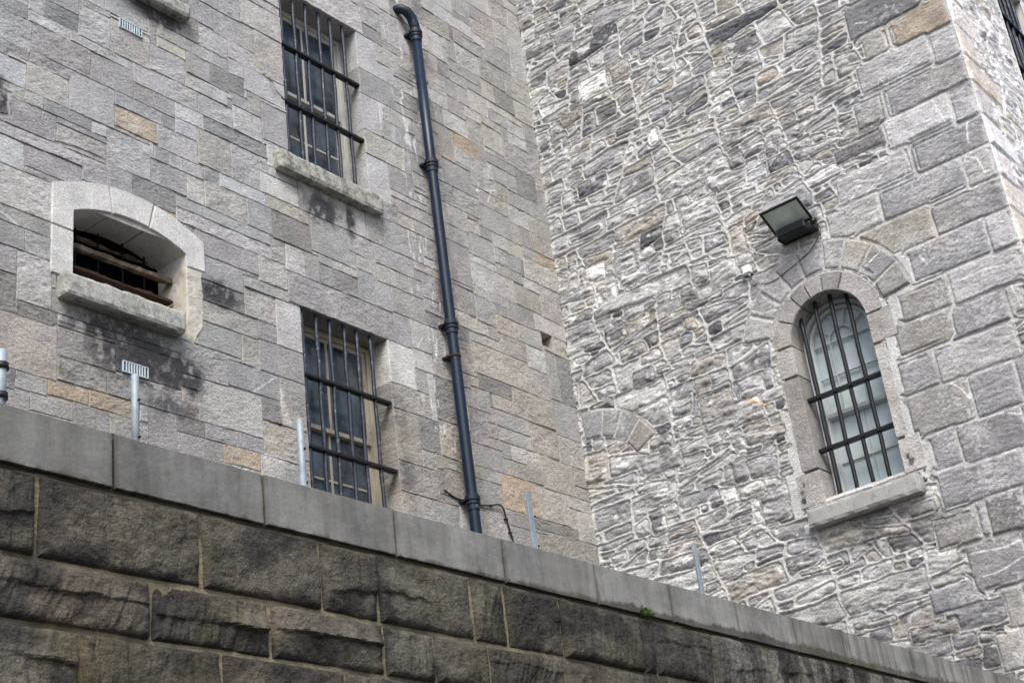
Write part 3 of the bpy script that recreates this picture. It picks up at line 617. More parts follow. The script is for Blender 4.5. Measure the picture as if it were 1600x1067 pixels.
def raster_wall(name, mat, parent, u0, v0, u1, v1, res, frame, flip, over, seed, arcs=(), hole=None, veins=(), tint=(1, 1, 1), warp=.030, edge_u=(), cfun=None, rel=1.):
    nu = int((u1-u0)/res)+1; nv = int((v1-v0)/res)+1
    U, V = np.meshgrid(np.linspace(u0, u1, nu), np.linspace(v0, v1, nv))
    Uw = U+warp*fbm(U*3.2, V*4.5, seed+1, 3)+.016*fbm(U*9, V*11, seed+2, 3); Vw = V+warp*1.2*fbm(U*2.4, V*4.2, seed+3, 3)+.013*fbm(U*8, V*12, seed+4, 3)
    dist = np.full(U.shape, -1.); sid = np.zeros(U.shape, int)
    polys = bsp(u0-.2, v0-.2, u1+.2, v1+.2, seed); base = []
    R = np.random.RandomState(seed)
    for k, poly in enumerate(polys):
        us = [p[0] for p in poly]; vs = [p[1] for p in poly]; pad = warp*1.6+.01
        ja, jb = int((min(us)-pad-u0)/res), int((max(us)+pad-u0)/res)+2; ia, ib = int((min(vs)-pad-v0)/res), int((max(vs)+pad-v0)/res)+2
        ja, ia = max(ja, 0), max(ia, 0); jb, ib = min(jb, nu), min(ib, nv)
        h = max(vs)-min(vs)
        q = R.rand()
        if q < .085 or (h < .09 and q < .26): c = np.array((.085, .088, .10))*R.uniform(.8, 1.6)
        elif q < .36: c = np.array((.265, .27, .285))*R.uniform(.8, 1.12)
        elif q < .385: c = np.array((.60, .60, .59))
        elif q < .50: c = np.array((.31, .285, .25))*R.uniform(.85, 1.15)
        elif q < .70: c = np.array((.40, .40, .40))*R.uniform(.9, 1.12)
        else: c = np.array((.33, .328, .325))*R.uniform(.85, 1.15)
        base.append((c, R.uniform(.0, .020), R.normal(0, .05), R.normal(0, .10), R.uniform(.006, .016), (min(us)+max(us))/2, (min(vs)+max(vs))/2, 0))
        if jb <= ja or ib <= ia: continue
        su, sv = Uw[ia:ib, ja:jb], Vw[ia:ib, ja:jb]; d = np.full(su.shape, 9.)
        for i in range(len(poly)):
            p, q2 = poly[i], poly[(i+1) % len(poly)]; ex, ey = q2[0]-p[0], q2[1]-p[1]; L = math.hypot(ex, ey)
            if L < 1e-6: continue
            s = ((su-p[0])*(-ey)+(sv-p[1])*ex)/L       # inside is on the left (counter clockwise)
            # smooth minimum rounds the corners
            kk = .040; hh = np.clip(.5+.5*(d-s)/kk, 0, 1); d = d*(1-hh)+s*hh-kk*hh*(1-hh)
        cur = dist[ia:ib, ja:jb]; m_ = d > cur
        cur[m_] = d[m_]; sid[ia:ib, ja:jb][m_] = k
    # orientation safety: polygons from bsp are ccw already
    od = np.full(U.shape, -9.); od2 = np.full(U.shape, -9.); oid = np.zeros(U.shape, int); ring = np.zeros(U.shape, bool)
    Uo = U+.007*fbm(U*4, V*5, seed+9, 3)+.003*fbm(U*18, V*18, seed+7, 2); Vo = V+.009*fbm(U*3, V*5, seed+11, 3)+.003*fbm(U*18, V*18, seed+13, 2)
    for (kch, a, b, c, d, qn) in over:
        i_ = len(base); sm = kch in 'PpsuCBTbw' and qn
        base.append((np.array(PAL[kch])*(1.02 if qn else 1.0), .014+R.uniform(-.004, .006), R.normal(0, .012), R.normal(0, .03), (.005 if sm else .010) if qn else .013, (a+c)/2, (b+d)/2, 1 if qn else 0))
        UU, VV = (Uo, Vo) if qn else (Uw, Vw)
        rr = .018 if qn else .035
        ja, jb = max(int((a-.25-u0)/res), 0), min(int((c+.25-u0)/res), nu); ia, ib = max(int((b-.25-v0)/res), 0), min(int((d+.25-v0)/res), nv)
        if jb <= ja or ib <= ia: continue
        su, sv = UU[ia:ib, ja:jb], VV[ia:ib, ja:jb]
        qx = np.abs(su-(a+c)/2)-(c-a)/2+rr; qy = np.abs(sv-(b+d)/2)-(d-b)/2+rr
        s = -(np.hypot(np.maximum(qx, 0), np.maximum(qy, 0))+np.minimum(np.maximum(qx, qy), 0)-rr)
        cur = od[ia:ib, ja:jb]
        if not qn: s = np.minimum(s, -cur-.008)
        m_ = s > cur
        if qn: c2 = od2[ia:ib, ja:jb]; c2[:] = np.where(m_, cur, np.maximum(c2, s))
        cur[m_] = s[m_]; oid[ia:ib, ja:jb][m_] = i_
    cl = od2 > -.065
    od = np.where(cl & (od > -.05), np.maximum((od-od2)/2, .0002), od)
    odq = od.copy(); solid = np.zeros(U.shape, bool)
    for (cu, cv, r0, r1, angs, cols) in arcs:
        rr = np.hypot(Uo-cu, Vo-cv); th = np.degrees(np.arctan2(Vo-cv, cu-Uo)) % 360        # 0 deg towards the corner side
        lo, hi = angs[0], angs[-1]
        ins = np.minimum(rr-r0, r1-rr); 
        outside = np.where((th >= lo) & (th <= hi), 9., -np.radians(np.minimum(np.abs(th-lo), np.abs(th-hi)))*rr)
        full = np.minimum(ins, outside)
        seg = np.searchsorted(np.array(angs), th)-1
        dj = np.full(U.shape, 9.)
        for a in angs: dj = np.minimum(dj, np.radians(np.abs(th-a))*rr)
        s = np.where(full > 0, np.minimum(full, dj), full)
        i0_ = len(base); solid |= (full <= 0) & (full > -.085) & (odq <= .002) & (odq > -.085) & (U < 6)
        for q in range(len(angs)-1):
            base.append((np.array(PAL[cols[q % len(cols)]]), .014+R.uniform(-.003, .004), R.normal(0, .01), R.normal(0, .02), .004, cu, cv+(r0+r1)/2, 1))
        wins = (full > -.3) & (s > od) & ((full > 0) | (od < full))
        od = np.where(full > 0, s, np.maximum(od, np.where(full > -.3, full, -9)) if False else np.where(od > 0, np.minimum(od, -full), np.maximum(od, full)))
        oid = np.where(full > 0, i0_+np.clip(seg, 0, len(angs)-2), oid)
    if hole is not None:
        hd = hole(Uo, Vo); od = np.where(hd > 0, -.0+0*od, np.where(od > 0, np.minimum(od, -hd+.004), od)); dist = np.minimum(dist, -hd+.004)
    
    if hole is not None: solid |= (odq <= .002) & (odq > -.10) & (hd > -.10)
    over_in = od > 0
    D = np.where(over_in, od, np.minimum(dist, -od+.004)); I = np.where(over_in, oid, sid)
    D = np.where(solid & ~((od > 0) & (odq > .002)), 0, D)
    C = np.array([b[0] for b in base]); PR, GX, GY, RO, CU, CV, QN = [np.array([b[i] for b in base]) for i in range(1, 8)]
    isq = QN[I] > 0
    t = .0068+.008*sst(.25, .8, vnoise(U*1.7, V*2.3, seed+21))+.007*fbm(U*8, V*8, seed+22, 3)
    t = np.where(isq, .0098+.003*fbm(U*5, V*5, seed+23, 2), np.maximum(t, .004))
    mm = 1-sst(t-.0035, t+.0035, D)
    lay = fbm(U*6, V*30+4*vnoise(U*5, V*3, seed), seed+31, 4); rg = 1-np.abs(fbm(U*9, V*22, seed+33, 4))*2.2; fine = fbm(U*34, V*48, seed+35, 3)
    e = 1-np.exp(-np.maximum(D-t, 0)/np.where(isq, .006, .018))
    h = PR[I]*np.where(isq, .6, 1)+GX[I]*(U-CU[I])+GY[I]*(V-CV[I]); h = np.clip(h, -.02, .050)
    hs = (e*(h+np.where(isq, .018, .014))-np.where(isq, .006, .010)) + RO[I]*(.80*lay+.55*rg-.2)*e*1.45*np.where(isq, .62, 1.) + .0028*fine*e
    bead = np.sqrt(np.clip(1-(D/np.maximum(t, .001))**2, 0, 1))
    hm = np.where(isq, -.001, .002)+np.where(isq, .007, .013)*bead+.0022*fbm(U*25, V*25, seed+41, 3)
    Hh = (hs*(1-mm)+hm*mm)*rel
    for eu in edge_u: Hh = Hh*sst(0, .022, np.abs(U-eu))
    c = C[I]; mu = c.mean(-1, keepdims=True); c = mu+(c-mu)*np.where(isq, .62, .8)[..., None]
    c = c*np.where(isq, 1.05, 1.24)[..., None]*(1+.20*fbm(U*7, V*16, seed+51, 5)+.16*fine)[..., None]
    ch = (sst(.60, .70, vnoise(U*4, V*5, seed+55)*.5+vnoise(U*40, V*55, seed+56)*.5)*.5*isq)[..., None]; c = c*(1-ch)+.55*ch
    bl = sst(.50, .68, vnoise(U*3.3, V*5, seed+61)*.6+vnoise(U*13, V*21, seed+62)*.4)*(~isq)*.55      # pale lime wash smeared on some stones
    c = c*(1-bl[..., None])+np.array((.47, .465, .45))*bl[..., None]
    wq = (sst(.66, .72, vnoise(U*5, V*7, seed+63)*.55+vnoise(U*19, V*23, seed+64)*.45)*(~isq)*.8)[..., None]; c = c*(1-wq)+np.array((.66, .66, .65))*wq     # quartz and lime splashes
    dk = sst(.60, .72, vnoise(U*6, V*24, seed+65)*.7+vnoise(U*22, V*40, seed+66)*.3)*(~isq)*.6
    c = c*(1-dk[..., None])+np.array((.10, .10, .11))*dk[..., None]
    mc = np.array((.53, .53, .52))*(1+.16*fbm(U*5, V*5, seed+71, 4))[..., None]
    mc = np.where(isq[..., None], mc*1.0, mc)
    c = c*(1-mm[..., None])+mc*mm[..., None]
    for pts in veins:
        dv = np.full(U.shape, 9.)
        for (p, q) in zip(pts[:-1], pts[1:]):
            ex, ey = q[0]-p[0], q[1]-p[1]; L2 = ex*ex+ey*ey
            tt = np.clip(((Uo-p[0])*ex+(Vo-p[1])*ey)/L2, 0, 1); dv = np.minimum(dv, np.hypot(Uo-p[0]-tt*ex, Vo-p[1]-tt*ey))
        m_ = (1-sst(.003, .010, dv+.006*fbm(U*30, V*30, 3, 3)))*(mm < .5)*.9
        c = c*(1-m_[..., None])+np.array((.74, .74, .73))*m_[..., None]
    if cfun: c = cfun(U, V, c)
    c = np.clip(c*np.array(tint), .01, .85)
    idx = np.arange(nu*nv).reshape(nv, nu)
    q = np.stack([idx[:-1, :-1], idx[:-1, 1:], idx[1:, 1:], idx[1:, :-1]], -1)
    keepf = np.ones(q.shape[:2], bool)
    if hole is not None:
        hc = hole(U[:-1, :-1]+res/2, V[:-1, :-1]+res/2); keepf = hc < .035
    q = q[keepf]
    if flip: q = q[:, ::-1]
    me = np_mesh(name, frame(U, V, Hh).reshape(-1, 3), q, c.reshape(-1, 3), True)
    return link(name, me, mat, parent)
RQ = [(k, a, b, c, d, 1) for k, a, b, c, d in parse(R_QUOINS)]
R2 = [(k, a, b, c, d, 0) for k, a, b, c, d in parse(R_RUBBLE)]
fq = []
z = 11.0; q = 0
while z < 15.5:
    h = rng.uniform(.28, .36); w = .95 if q % 2 else .45
    RQ.append(('lgsd'[q % 4], YF, z, YF+w, z+h-.02, 1)); 
    if q % 2 == 0: RQ.append(('gsl'[q % 3], YF+w+.02, z, YF+w+.5, z+h-.02, 1))
    fq.append(('lBgb'[q % 4], XR, z, XR+(.4 if q % 2 else .75), z+h-.02, 1)); z += h; q += 1
z = 4.05
while z > 2.8:
    h = rng.uniform(.28, .36); RQ.append(('bgsw'[q % 4], YF, z-h+.02, YF+(.95 if q % 2 else .5), z, 1)); fq.append(('bBg'[q % 3], XR, z-h+.02, XR+.6, z, 1)); z -= h; q += 1
for (za, zb) in ((10.62, 10.98), (10.25, 10.59), (9.88, 10.22), (9.56, 9.86), (9.18, 9.53), (8.84, 9.15), (8.5, 8.81), (8.15, 8.47), (7.77, 8.12), (7.42, 7.74), (7.10, 7.39), (6.74, 7.07), (6.32, 6.71), (5.92, 6.29), (5.6, 5.89), (5.22, 5.57), (4.8, 5.19), (4.42, 4.76), (4.08, 4.39)):
    fq.append(('lbBgp'[q % 5], XR, za, XR+(.42 if q % 2 else .78), zb, 1)); q += 1
# fill the quoin strip where nothing was recorded right at the corner
for (za, zb, w) in ((4.81, 5.22, .4), (4.44, 4.76, .55), (5.25, 5.56, .3)): pass
RQ.append(('u', YF, 4.81, 3.97+.17, 5.2, 1)); RQ.append(('b', YF, 4.44, 4.25, 4.77, 1)); RQ.append(('b', YF, 4.09, 4.34, 4.41, 1)); RQ.append(('d', YF, 5.26, 4.03, 5.57, 1)); RQ.append(('w', YF, 5.60, 3.93, 5.94, 1)); RQ.append(('g', YF, 6.31, 3.79, 6.70, 1)); RQ.append(('u', YF, 5.97, 3.84, 6.29, 1))
AC = (5.43, 7.68)                                   # centre of the arched window head
def arch_sdf(U, V, r=.42, zb=6.03):
    a = np.hypot(U-AC[0], V-AC[1])-r; b = np.maximum(np.abs(U-AC[0])-r, zb-V)
    return np.where(V > AC[1], -a, -b)              # positive inside the opening
def surround_sdf(U, V):
    top = np.where(V > AC[1]-.25, -(np.hypot(U-AC[0], V-AC[1])-.60), -9)
    jl = np.minimum.reduce([6.03-U, U-4.90, V-6.03, 7.78-V]) 
    j2 = np.minimum.reduce([6.10-U, U-4.80, V-6.05, 6.38-V]); j3 = np.minimum.reduce([6.03-U, U-4.76, V-7.36, 7.68-V])
    return np.maximum.reduce([top, jl, j2, j3])
def toneR(U, V, c):
    m = .85*np.exp(-(((U-5.25)/.55)**2)-((V-5.58)/.20)**2)*sst(-.45, .2, fbm(U*8, V*10, 91, 4))  # dark uneven patch below the window sill
    m = m+.30*sst(5.9, 4.3, V)*sst(-.5, .4, fbm(U*2.3, V*3, 95, 4))  # darker towards the foot of the wall
    m = np.clip(m, 0, .8)[..., None]
    c = c*(1-m)+np.array((.12, .115, .115))*m
    o = polydist(U, V, [(6.443, 7.313), (6.235, 7.173)])+.006*fbm(U*40, V*40, 9, 2); o = ((1-sst(.008, .016, o))*.8)[..., None]
    c = c*(1-o)+np.array((.62, .36, .20))*o
    w = (1-sst(.02, .05, np.abs(np.hypot((U-8.49)*1.0, 0))))*.8   # lime fillet in the corner
    w = w[..., None]
    return c*(1-w)+np.array((.56, .56, .53))*w
WR = lambda u, v, h: np.stack([XR-h, u, v], -1)
hood = (AC[0], AC[1], .625, .945, [7, 25.6, 46.3, 65.4, 81.2, 100.2, 116.6, 132.5, 148.5, 167], list('wgbgsglgl'))
reliev = (8.40, 6.93, .64, .95, [26, 44, 60, 75, 94], list('wsgsg'))
raster_wall('wall', 'rubble', rub, YF, 3.0, 8.50, 15.0, .0095, WR, True, RQ+R2, 5, arcs=(hood, reliev), hole=surround_sdf, veins=R_VEINS, cfun=toneR, edge_u=(YF,))
WF = lambda u, v, h: np.stack([u, YF-h, v], -1)
FO = (14.45, 10.2, 15.5, 12.1)
def fhole(U, V): return np.minimum.reduce([U-FO[0]+.02, FO[2]+.02-U, V-FO[1]+.02, FO[3]+.02-V])
raster_wall('side_wall', 'rubble', rub, XR, 3.0, 17.2, 15.0, .015, WF, False, fq, 23, hole=fhole, tint=(1.85, 1.75, 1.70), edge_u=(XR,))  # tint lightens the stone to stand in for stronger light on this face
bk = MB().box((XR+.75, YF+.6, 2.8), (XR+5, YL+.4, 15.2), 0)
bk.build('wall_core', 'dark', rub)
MB().box((XR+.02, YF+.02, 15.02), (XR+4.7, YL+.4, 15.3), .02).build('wall_head', 'plaster', rub)

# ---- arched window: surround ring, jambs, glazing, bars
SR = Stones(WR, flip=True)
def stainJ(U, V, c):      # black spalled spots and lime splashes on the jamb stones
    for q0, q1, q2 in ((4.93, 6.14, .030), (4.955, 6.20, .022), (6.065, 6.19, .022), (6.06, 6.11, .026), (6.03, 6.25, .014)):
        o = ((1-sst(q2*.6, q2*1.1, np.hypot(U-q0, (V-q1)*.7)+.02*fbm(U*40, V*40, 9, 2)))*.9)[..., None]; c = c*(1-o)+np.array((.03, .03, .035))*o
    g = (sst(.05, .5, fbm(U*9, V*5, 14, 4))*.35)[..., None]
    return c*(1-g)+np.array((.20, .18, .15))*g
gap = math.radians(.45)
def ringst(a0, a1, r0=.41, r1=.605, col='l', proud=.016):
    a0, a1 = math.radians(a0)+gap, math.radians(a1)-gap
    def fn(A, B):
        # A runs with rising y so the orientation matches the wall frame
        th = a1+(a0-a1)*(1-A); th = a0+(a1-a0)*A; r = r0+(r1-r0)*B
        return AC[0]-np.cos(th)*r, AC[1]+np.sin(th)*r
    SR.add(fn, (a1-a0)*.5, r1-r0, np.array(PAL[col])*np.array((1.03, 1, .95)), step=.015, stain=stainJ, proud=proud+rng.uniform(-.003, .003), rough=.0035, depth=.30, rockf=.4, arris=.008)
for a0, a1, c in ((0, 62, 'l'), (62, 85, 'g'), (85, 105, 'l'), (105, 123, 'g'), (123, 149, 'l'), (149, 180, 'l')): ringst(a0, a1, col=c)
def jb(u0, v0, u1, v1, c, pr=.016, **k): SR.rect(u0, v0, u1, v1, np.array(PAL[c])*np.array((1.03, 1, .95)), gapw=.003, step=.012, proud=pr, rough=.004, depth=.30, rockf=.4, arris=.008, stain=stainJ, **k)
R_ = .41
jb(AC[0]+R_, 7.36, AC[0]+.60, 7.675, 'l'); jb(AC[0]+R_, 6.38, AC[0]+.60, 7.35, 'g', .018); jb(AC[0]+R_, 6.03, 6.11, 6.37, 'l', .02)
jb(4.75, 7.36, AC[0]-R_, 7.675, 'l', .02); jb(4.89, 6.385, AC[0]-R_, 7.35, 'P', .018); jb(4.79, 6.03, AC[0]-R_, 6.375, 'P', .024)
SR.build('arch_surround', 'ashlar', rub)
rough_block((XR-.12, 4.865, 5.80), (XR+.34, 6.025, 5.99), rub, 'window_sill', 'cement_sill', .002, .035, 9)
fd = .26
def arc_pts(x, r, n=28, a0=0, a1=180, cz=AC[1]): return [(x, AC[0]-math.cos(math.radians(a0+(a1-a0)*k/n))*r, cz+math.sin(math.radians(a0+(a1-a0)*k/n))*r) for k in range(n+1)]
def bar(m, pts, w, d):
    """flat moulding swept along a polyline in the window plane (x const); w across, d deep"""
    P = [Vector(p) for p in pts]; ring = []
    for i, p in enumerate(P):
        t = (P[min(i+1, len(P)-1)]-P[max(i-1, 0)]).normalized(); s = Vector((0, -t.z, t.y)); f = Vector((1, 0, 0))
        ring.append([m.bm.verts.new(p+s*a*w/2+f*b*d/2) for a, b in ((-1, 1), (-.6, -1), (.6, -1), (1, 1))])
    for i in range(len(ring)-1):
        for k in range(4): m.bm.faces.new((ring[i][k], ring[i][(k+1) % 4], ring[i+1][(k+1) % 4], ring[i+1][k]))
    m.bm.faces.new(ring[0]); m.bm.faces.new(ring[-1][::-1])
zb = 5.98; zr = 6.93; x = XR+fd
fr = MB(); bar(fr, [(x, AC[0]-.385, zb)]+[(x, AC[0]-.385, zb+(AC[1]-zb)*k/6) for k in range(1, 6)]+arc_pts(x, .385)+[(x, AC[0]+.385, AC[1]-(AC[1]-zb)*k/6) for k in range(1, 7)], .055, .07)
W = fr.build('arched_window', 'grey_wood', rub); W['label'] = 'round headed barred window with fanlight glazing'
sh = MB()
bar(sh, [(x+.01, AC[0]-.33, zb)]+[(x+.01, AC[0]-.33, zb+(AC[1]-zb)*k/6) for k in range(1, 6)]+arc_pts(x+.01, .33)+[(x+.01, AC[0]+.33, AC[1]-(AC[1]-zb)*k/6) for k in range(1, 7)], .04, .04)
bar(sh, [(x, AC[0]-.31, zr), (x, AC[0]+.31, zr)], .065, .06)
bar(sh, arc_pts(x+.012, .135, 18), .016, .022)
for a in (35, 72, 108, 145): r0, r1 = .142, .31; ca, sa = math.cos(math.radians(a)), math.sin(math.radians(a)); bar(sh, [(x+.013, AC[0]-ca*r0, AC[1]+sa*r0), (x+.013, AC[0]-ca*r1, AC[1]+sa*r1)], .013, .02)
bar(sh, [(x+.014, AC[0]-.31, AC[1]-.005), (x+.014, AC[0]+.31, AC[1]-.005)], .016, .02)
bar(sh, [(x+.014, AC[0]-.31, 7.33), (x+.014, AC[0]+.31, 7.33)], .016, .02)
for yy in (AC[0]-.135, AC[0]+.135): bar(sh, [(x+.0155, yy, zr+.03), (x+.0155, yy, AC[1])], .016, .02)
sh.build('top_sash', 'grey_wood', W)
s2 = MB()
for yy in (AC[0]-.325, AC[0]+.325): bar(s2, [(x+.035, yy, zb), (x+.035, yy, zr)], .045, .04)
for yy in (AC[0]-.03, AC[0]+.03): bar(s2, [(x+.036, yy, zb), (x+.036, yy, zr)], .014, .022)
bar(s2, [(x+.037, AC[0]-.31, 6.46), (x+.037, AC[0]+.31, 6.46)], .05, .03)
s2.build('bottom_sash', 'grey_wood', W)
gp = MB(); poly = [(x+.045, p[1], p[2]) for p in arc_pts(0, .36)]+[(x+.045, AC[0]+.36, zb), (x+.045, AC[0]-.36, zb)]
gp.prism(poly, (.006, 0, 0)); gp.build('pane', 'pale_glass', W)
MB().box((x+.2, 4.6, 5.6), (x+.25, 6.3, 8.4), 0).build('dark_room', 'dark', W)
for i, yb in enumerate((5.735, 5.555, 5.385, 5.21)):
    zt = AC[1]+math.sqrt(max(.41**2-(yb-AC[0])**2, 0))+.02
    pts = [(XR+.10+.003*math.sin(k+i), yb+.003*math.sin(k*1.7+i*2), 5.97+(zt-5.97)*k/12) for k in range(13)]
    MB().tube(pts, .0225, 8).build('vertical_bar', 'black_iron', W)
for z in (7.10, 6.568): MB().box((XR+.064, 4.98, z-.017), (XR+.136, 5.875, z+.017), .003).build('crossbar', 'black_iron', W)
# bars over the window in the end face tinted to look sunlit
Wf = sash_window(rub, FO[0], FO[1], FO[2], FO[3], 'white_wood', 'dark_glass', 5, 14.53, .17, (11.42, 10.72), y0=YF, bars_y=.03, cross_ext=.03); Wf['label'] = 'barred window round the corner, whitewashed reveal'
rv = MB(); a, b, c, d = FO
rv.box((a-.035, YF-.012, b), (a, YF+.24, d)).box((c, YF-.012, b), (c+.035, YF+.24, d)).box((a-.035, YF-.013, d), (c+.035, YF+.241, d+.035)).build('whitewashed_reveal', 'white_wood', rub)
rough_block((14.28, YF-.10, 10.02), (15.62, YF+.3, 10.195), rub, 'window_sill', 'cement_sill', .005, .04, 14)

# ================================================================== boundary wall in front
bw = thing('boundary_wall', 'dark rock faced stone boundary wall with smooth cement coping, in front of both buildings', 'wall', (6, YB, 0))
WB = lambda u, v, h: np.stack([u, YB+.012-h, v], -1)
ZC = 3.645; ZT = 3.873
zc = [3.645, 3.338, 3.112, 2.80, 2.50, 2.18, 1.9, 1.6, 1.3, 1.0, .7, .35, .0]
j1 = [-.6, .1, .8, 1.5, 2.2, 2.86, 3.58, 4.20, 4.53, 5.14, 5.38, 5.80, 6.49, 6.60, 7.17, 7.81, 8.14, 8.75, 9.3, 9.95, 10.5, 11.2, 11.9, XR]
j2 = [-.6, 0, .7, 1.3, 1.95, 2.6, 3.34, 3.91, 4.54, 4.85, 5.22, 5.78, 6.07, 6.7, 7.3, 7.9, 8.6, 9.2, 9.9, 10.6, 11.3, 11.9, XR]
j3 = [-.6, -.1, .55, 1.2, 1.8, 2.45, 3.04, 3.66, 4.3, 4.95, 5.6, 6.2, 6.8, 7.5, 8.1, 8.8, 9.5, 10.2, 10.9, 11.6, XR]
SB = Stones(WB)
def stain_toneB(U, V, c):
    top = sst(3.50, 3.645, V)*.5*sst(-.3, .5, fbm(U*5, V*6, 41, 4))  # uneven darkening along the top of the blocks
    run = sst(.52, .75, vnoise(U*7, V*.9, 42)*.65+vnoise(U*19, V*2, 43)*.35)*.7*sst(4.6, 7.4, U)
    blot = .72*sst(.04, .36, fbm(U*2.6, V*4.2, 48, 5))                                   # sooty patches
    jd = sst(.10, .0, np.abs(U-4.53)+.05*fbm(U*9, V*9, 49, 3))*.85                       # black seep down one joint
    m = np.clip(np.maximum(top+run, np.maximum(blot, jd)), 0, .88)[..., None]
    c = c*(1-m)+np.array((.022, .021, .022))*m
    g = (sst(.1, .6, fbm(U*3.5, V*4, 45, 5))*.55+.5*sst(3.56, 3.64, V)*sst(.0, .5, fbm(U*6, V*2, 46, 3)))[..., None]
    c = c*(1-g)+np.array((.068, .062, .034))*g
    l = (sst(.50, .66, vnoise(U*16, V*2.2, 47))*sst(6.6, 7.6, U)*.45)[..., None]
    return c*(1-l)+np.array((.20, .20, .18))*l
def rockface(sd):
    ph = rng.uniform(0, 6); tl = rng.uniform(.2, .8); sgn = rng.choice([-1, 1]); lv = rng.uniform(.25, .75)
    th = rng.uniform(1.0, 2.1); ct, st_ = math.cos(th), math.sin(th); big = rng.rand() < .45; z0_ = rng.uniform(.35, .6)
    def f(U, V, e):
        b = 1-np.exp(-np.maximum(e, 0)/.012)
        p, q = U*ct+V*st_, -U*st_+V*ct                                     # chisel strokes run along p
        r0 = fbm(U*2.2+sd, V*3, sd, 3); s1 = fbm(p*5, q*26, sd+7, 4); s2 = fbm(p*16, q*60, sd+11, 3); g_ = fbm(U*13+sd, V*15, sd+5, 5)
        vv = (V-V.min())/max(float(V.max()-V.min()), .01)
        crack = vv-(z0_+.16*fbm(U*2.6+sd, U*0+sd, sd, 4)+.05*fbm(U*14, U*0, sd+1, 3))
        led = sst(-.02, .035, crack)*sst(.9, .45, vv)*(.034 if big else .013)*sst(-.35, .1, fbm(U*2+sd, V*0, sd+2, 2))
        return b*(.026+.021*r0+.0105*s1+.0045*s2+.011*g_+led)
    return f
def course(zt, zb_, js, vis, bright):
    for u0, u1 in zip(js[:-1], js[1:]):
        col = np.array((.090, .081, .066))*rng.uniform(.85, 1.15)*bright*(1+rng.normal(0, .012, 3)); sd = rng.randint(1, 999)
        if u0 > 6.4: col *= np.array((.80, .82, .88))
        SB.rect(u0, zb_, u1, zt, col, gapw=.0055, step=.0085 if vis and u0 > 2 else .04, proud=-.006, rough=.003, depth=.03, rockf=.8, arris=.010, hfun=rockface(sd), stain=stain_toneB, colnoise=.2,
                warp=lambda U, V: (.006*fbm(U*3, V*3, 61, 3), .005*fbm(U*3, V*3, 62, 3)))
for i in range(len(zc)-1):
    js = (j1, j2, j3)[i] if i < 3 else [j+.2*((i*7) % 5-2) if 0 < n_ < len(j2)-1 else j for n_, j in enumerate((j2, j1)[i % 2])]
    course(zc[i], zc[i+1], js, i < 3, 1.0+.13*min(i, 2))
SB.build('rock_faced_stonework', 'dark_block', bw)
# pointing between the blocks, proud and recessed in patches
nu, nv = 1300, 160
U, V = np.meshgrid(np.linspace(-.6, XR, nu), np.linspace(2.4, ZC, nv)); Hm = -.004+.005*fbm(U*7, V*9, 71, 4)
idx = np.arange(nu*nv).reshape(nv, nu); q = np.stack([idx[:-1, :-1], idx[:-1, 1:], idx[1:, 1:], idx[1:, :-1]], -1).reshape(-1, 4)
cm = np.array((.205, .175, .115))*(1+.35*fbm(U*6, V*9, 72, 4))[..., None]
dk = sst(.1, .5, fbm(U*2.5, V*3, 73, 4))[..., None]*.6+.5*sst(6.2, 7., U)[..., None]; dk = np.clip(dk, 0, .8); cm = cm*(1-dk)+np.array((.045, .04, .03))*dk
link('pointing', np_mesh('pointing', WB(U, V, Hm).reshape(-1, 3), q, cm.reshape(-1, 3), True), 'mortar', bw)
MB().box((-.6, YB+.03, 0), (XR-.02, YB+.42, ZC-.003), 0).build('wall_core', 'mortar', bw)
WC = lambda u, v, h: np.stack([u, YB-.006-h, v], -1)
SC = Stones(WC)
jc = [-.6, .15, .9, 1.66, 2.42, 3.17, 3.90, 4.66, 5.40, 6.14, 6.82, 7.50, 8.17, 8.83, 9.52, 10.18, 10.84, 11.53, XR-.01]
def stainC(U, V, c):
    n = fbm(U*9, V*4, 81, 5)
    edge = ZC+.018+.030*sst(4.4, 6.5, U)+.022*n+.014*sst(7, 8, U)+.016*fbm(U*34, V*20, 84, 3)-.008
    m = sst(edge+.008, edge-.006, V)*(.80+.2*n)
    jd = np.min(np.abs(U[..., None]-np.array(jc)), -1); m = np.maximum(m, sst(.022+.014*fbm(U*3, V*20, 83, 3), .0, jd)*.75)
    m = np.maximum(m, .25*sst(.5, .9, fbm(U*2.2, V*1.2, 85, 4)+.4))
    # runs of grime getting stronger towards the far end
    r = sst(.45, .75, vnoise(U*24, V*1.6, 86)*.6+vnoise(U*60, V*3, 87)*.4)*.5*sst(7.0, 9.0, U)
    m = np.clip(np.maximum(m, r), 0, .9)[..., None]
    c = c*(1-m)+np.array((.050, .043, .032))*m
    g = (sst(edge+.03, edge-.01, V)*sst(.05, .45, fbm(U*5, V*9, 88, 4))*.6)[..., None]
    return c*(1-g)+np.array((.065, .075, .028))*g
for u0, u1 in zip(jc[:-1], jc[1:]):
    b = .150+.062*float(sst(2.6, 5.5, np.array(u0))); b *= rng.uniform(.93, 1.07)
    SC.rect(u0, ZC+.002, u1, ZT, (b, b*.985, b*.925), gapw=.0065, step=.011 if u0 > 1.6 else .05, proud=rng.uniform(-.002, .002), rough=.0012, depth=.52, rockf=.25, arris=.003, stain=stainC, colnoise=.06,
            warp=lambda U, V: (.0015*fbm(U*9, V*9, 3, 3), .0035*fbm(U*6, V*2, 4, 4)*sst(ZT-.02, ZC, V)))
SC.build('coping', 'coping', bw)
MB().box((-.6, YB+.014, ZC-.002), (XR-.02, YB+.5, ZT-.012), 0).build('coping_bed', 'grimy_mortar', bw)

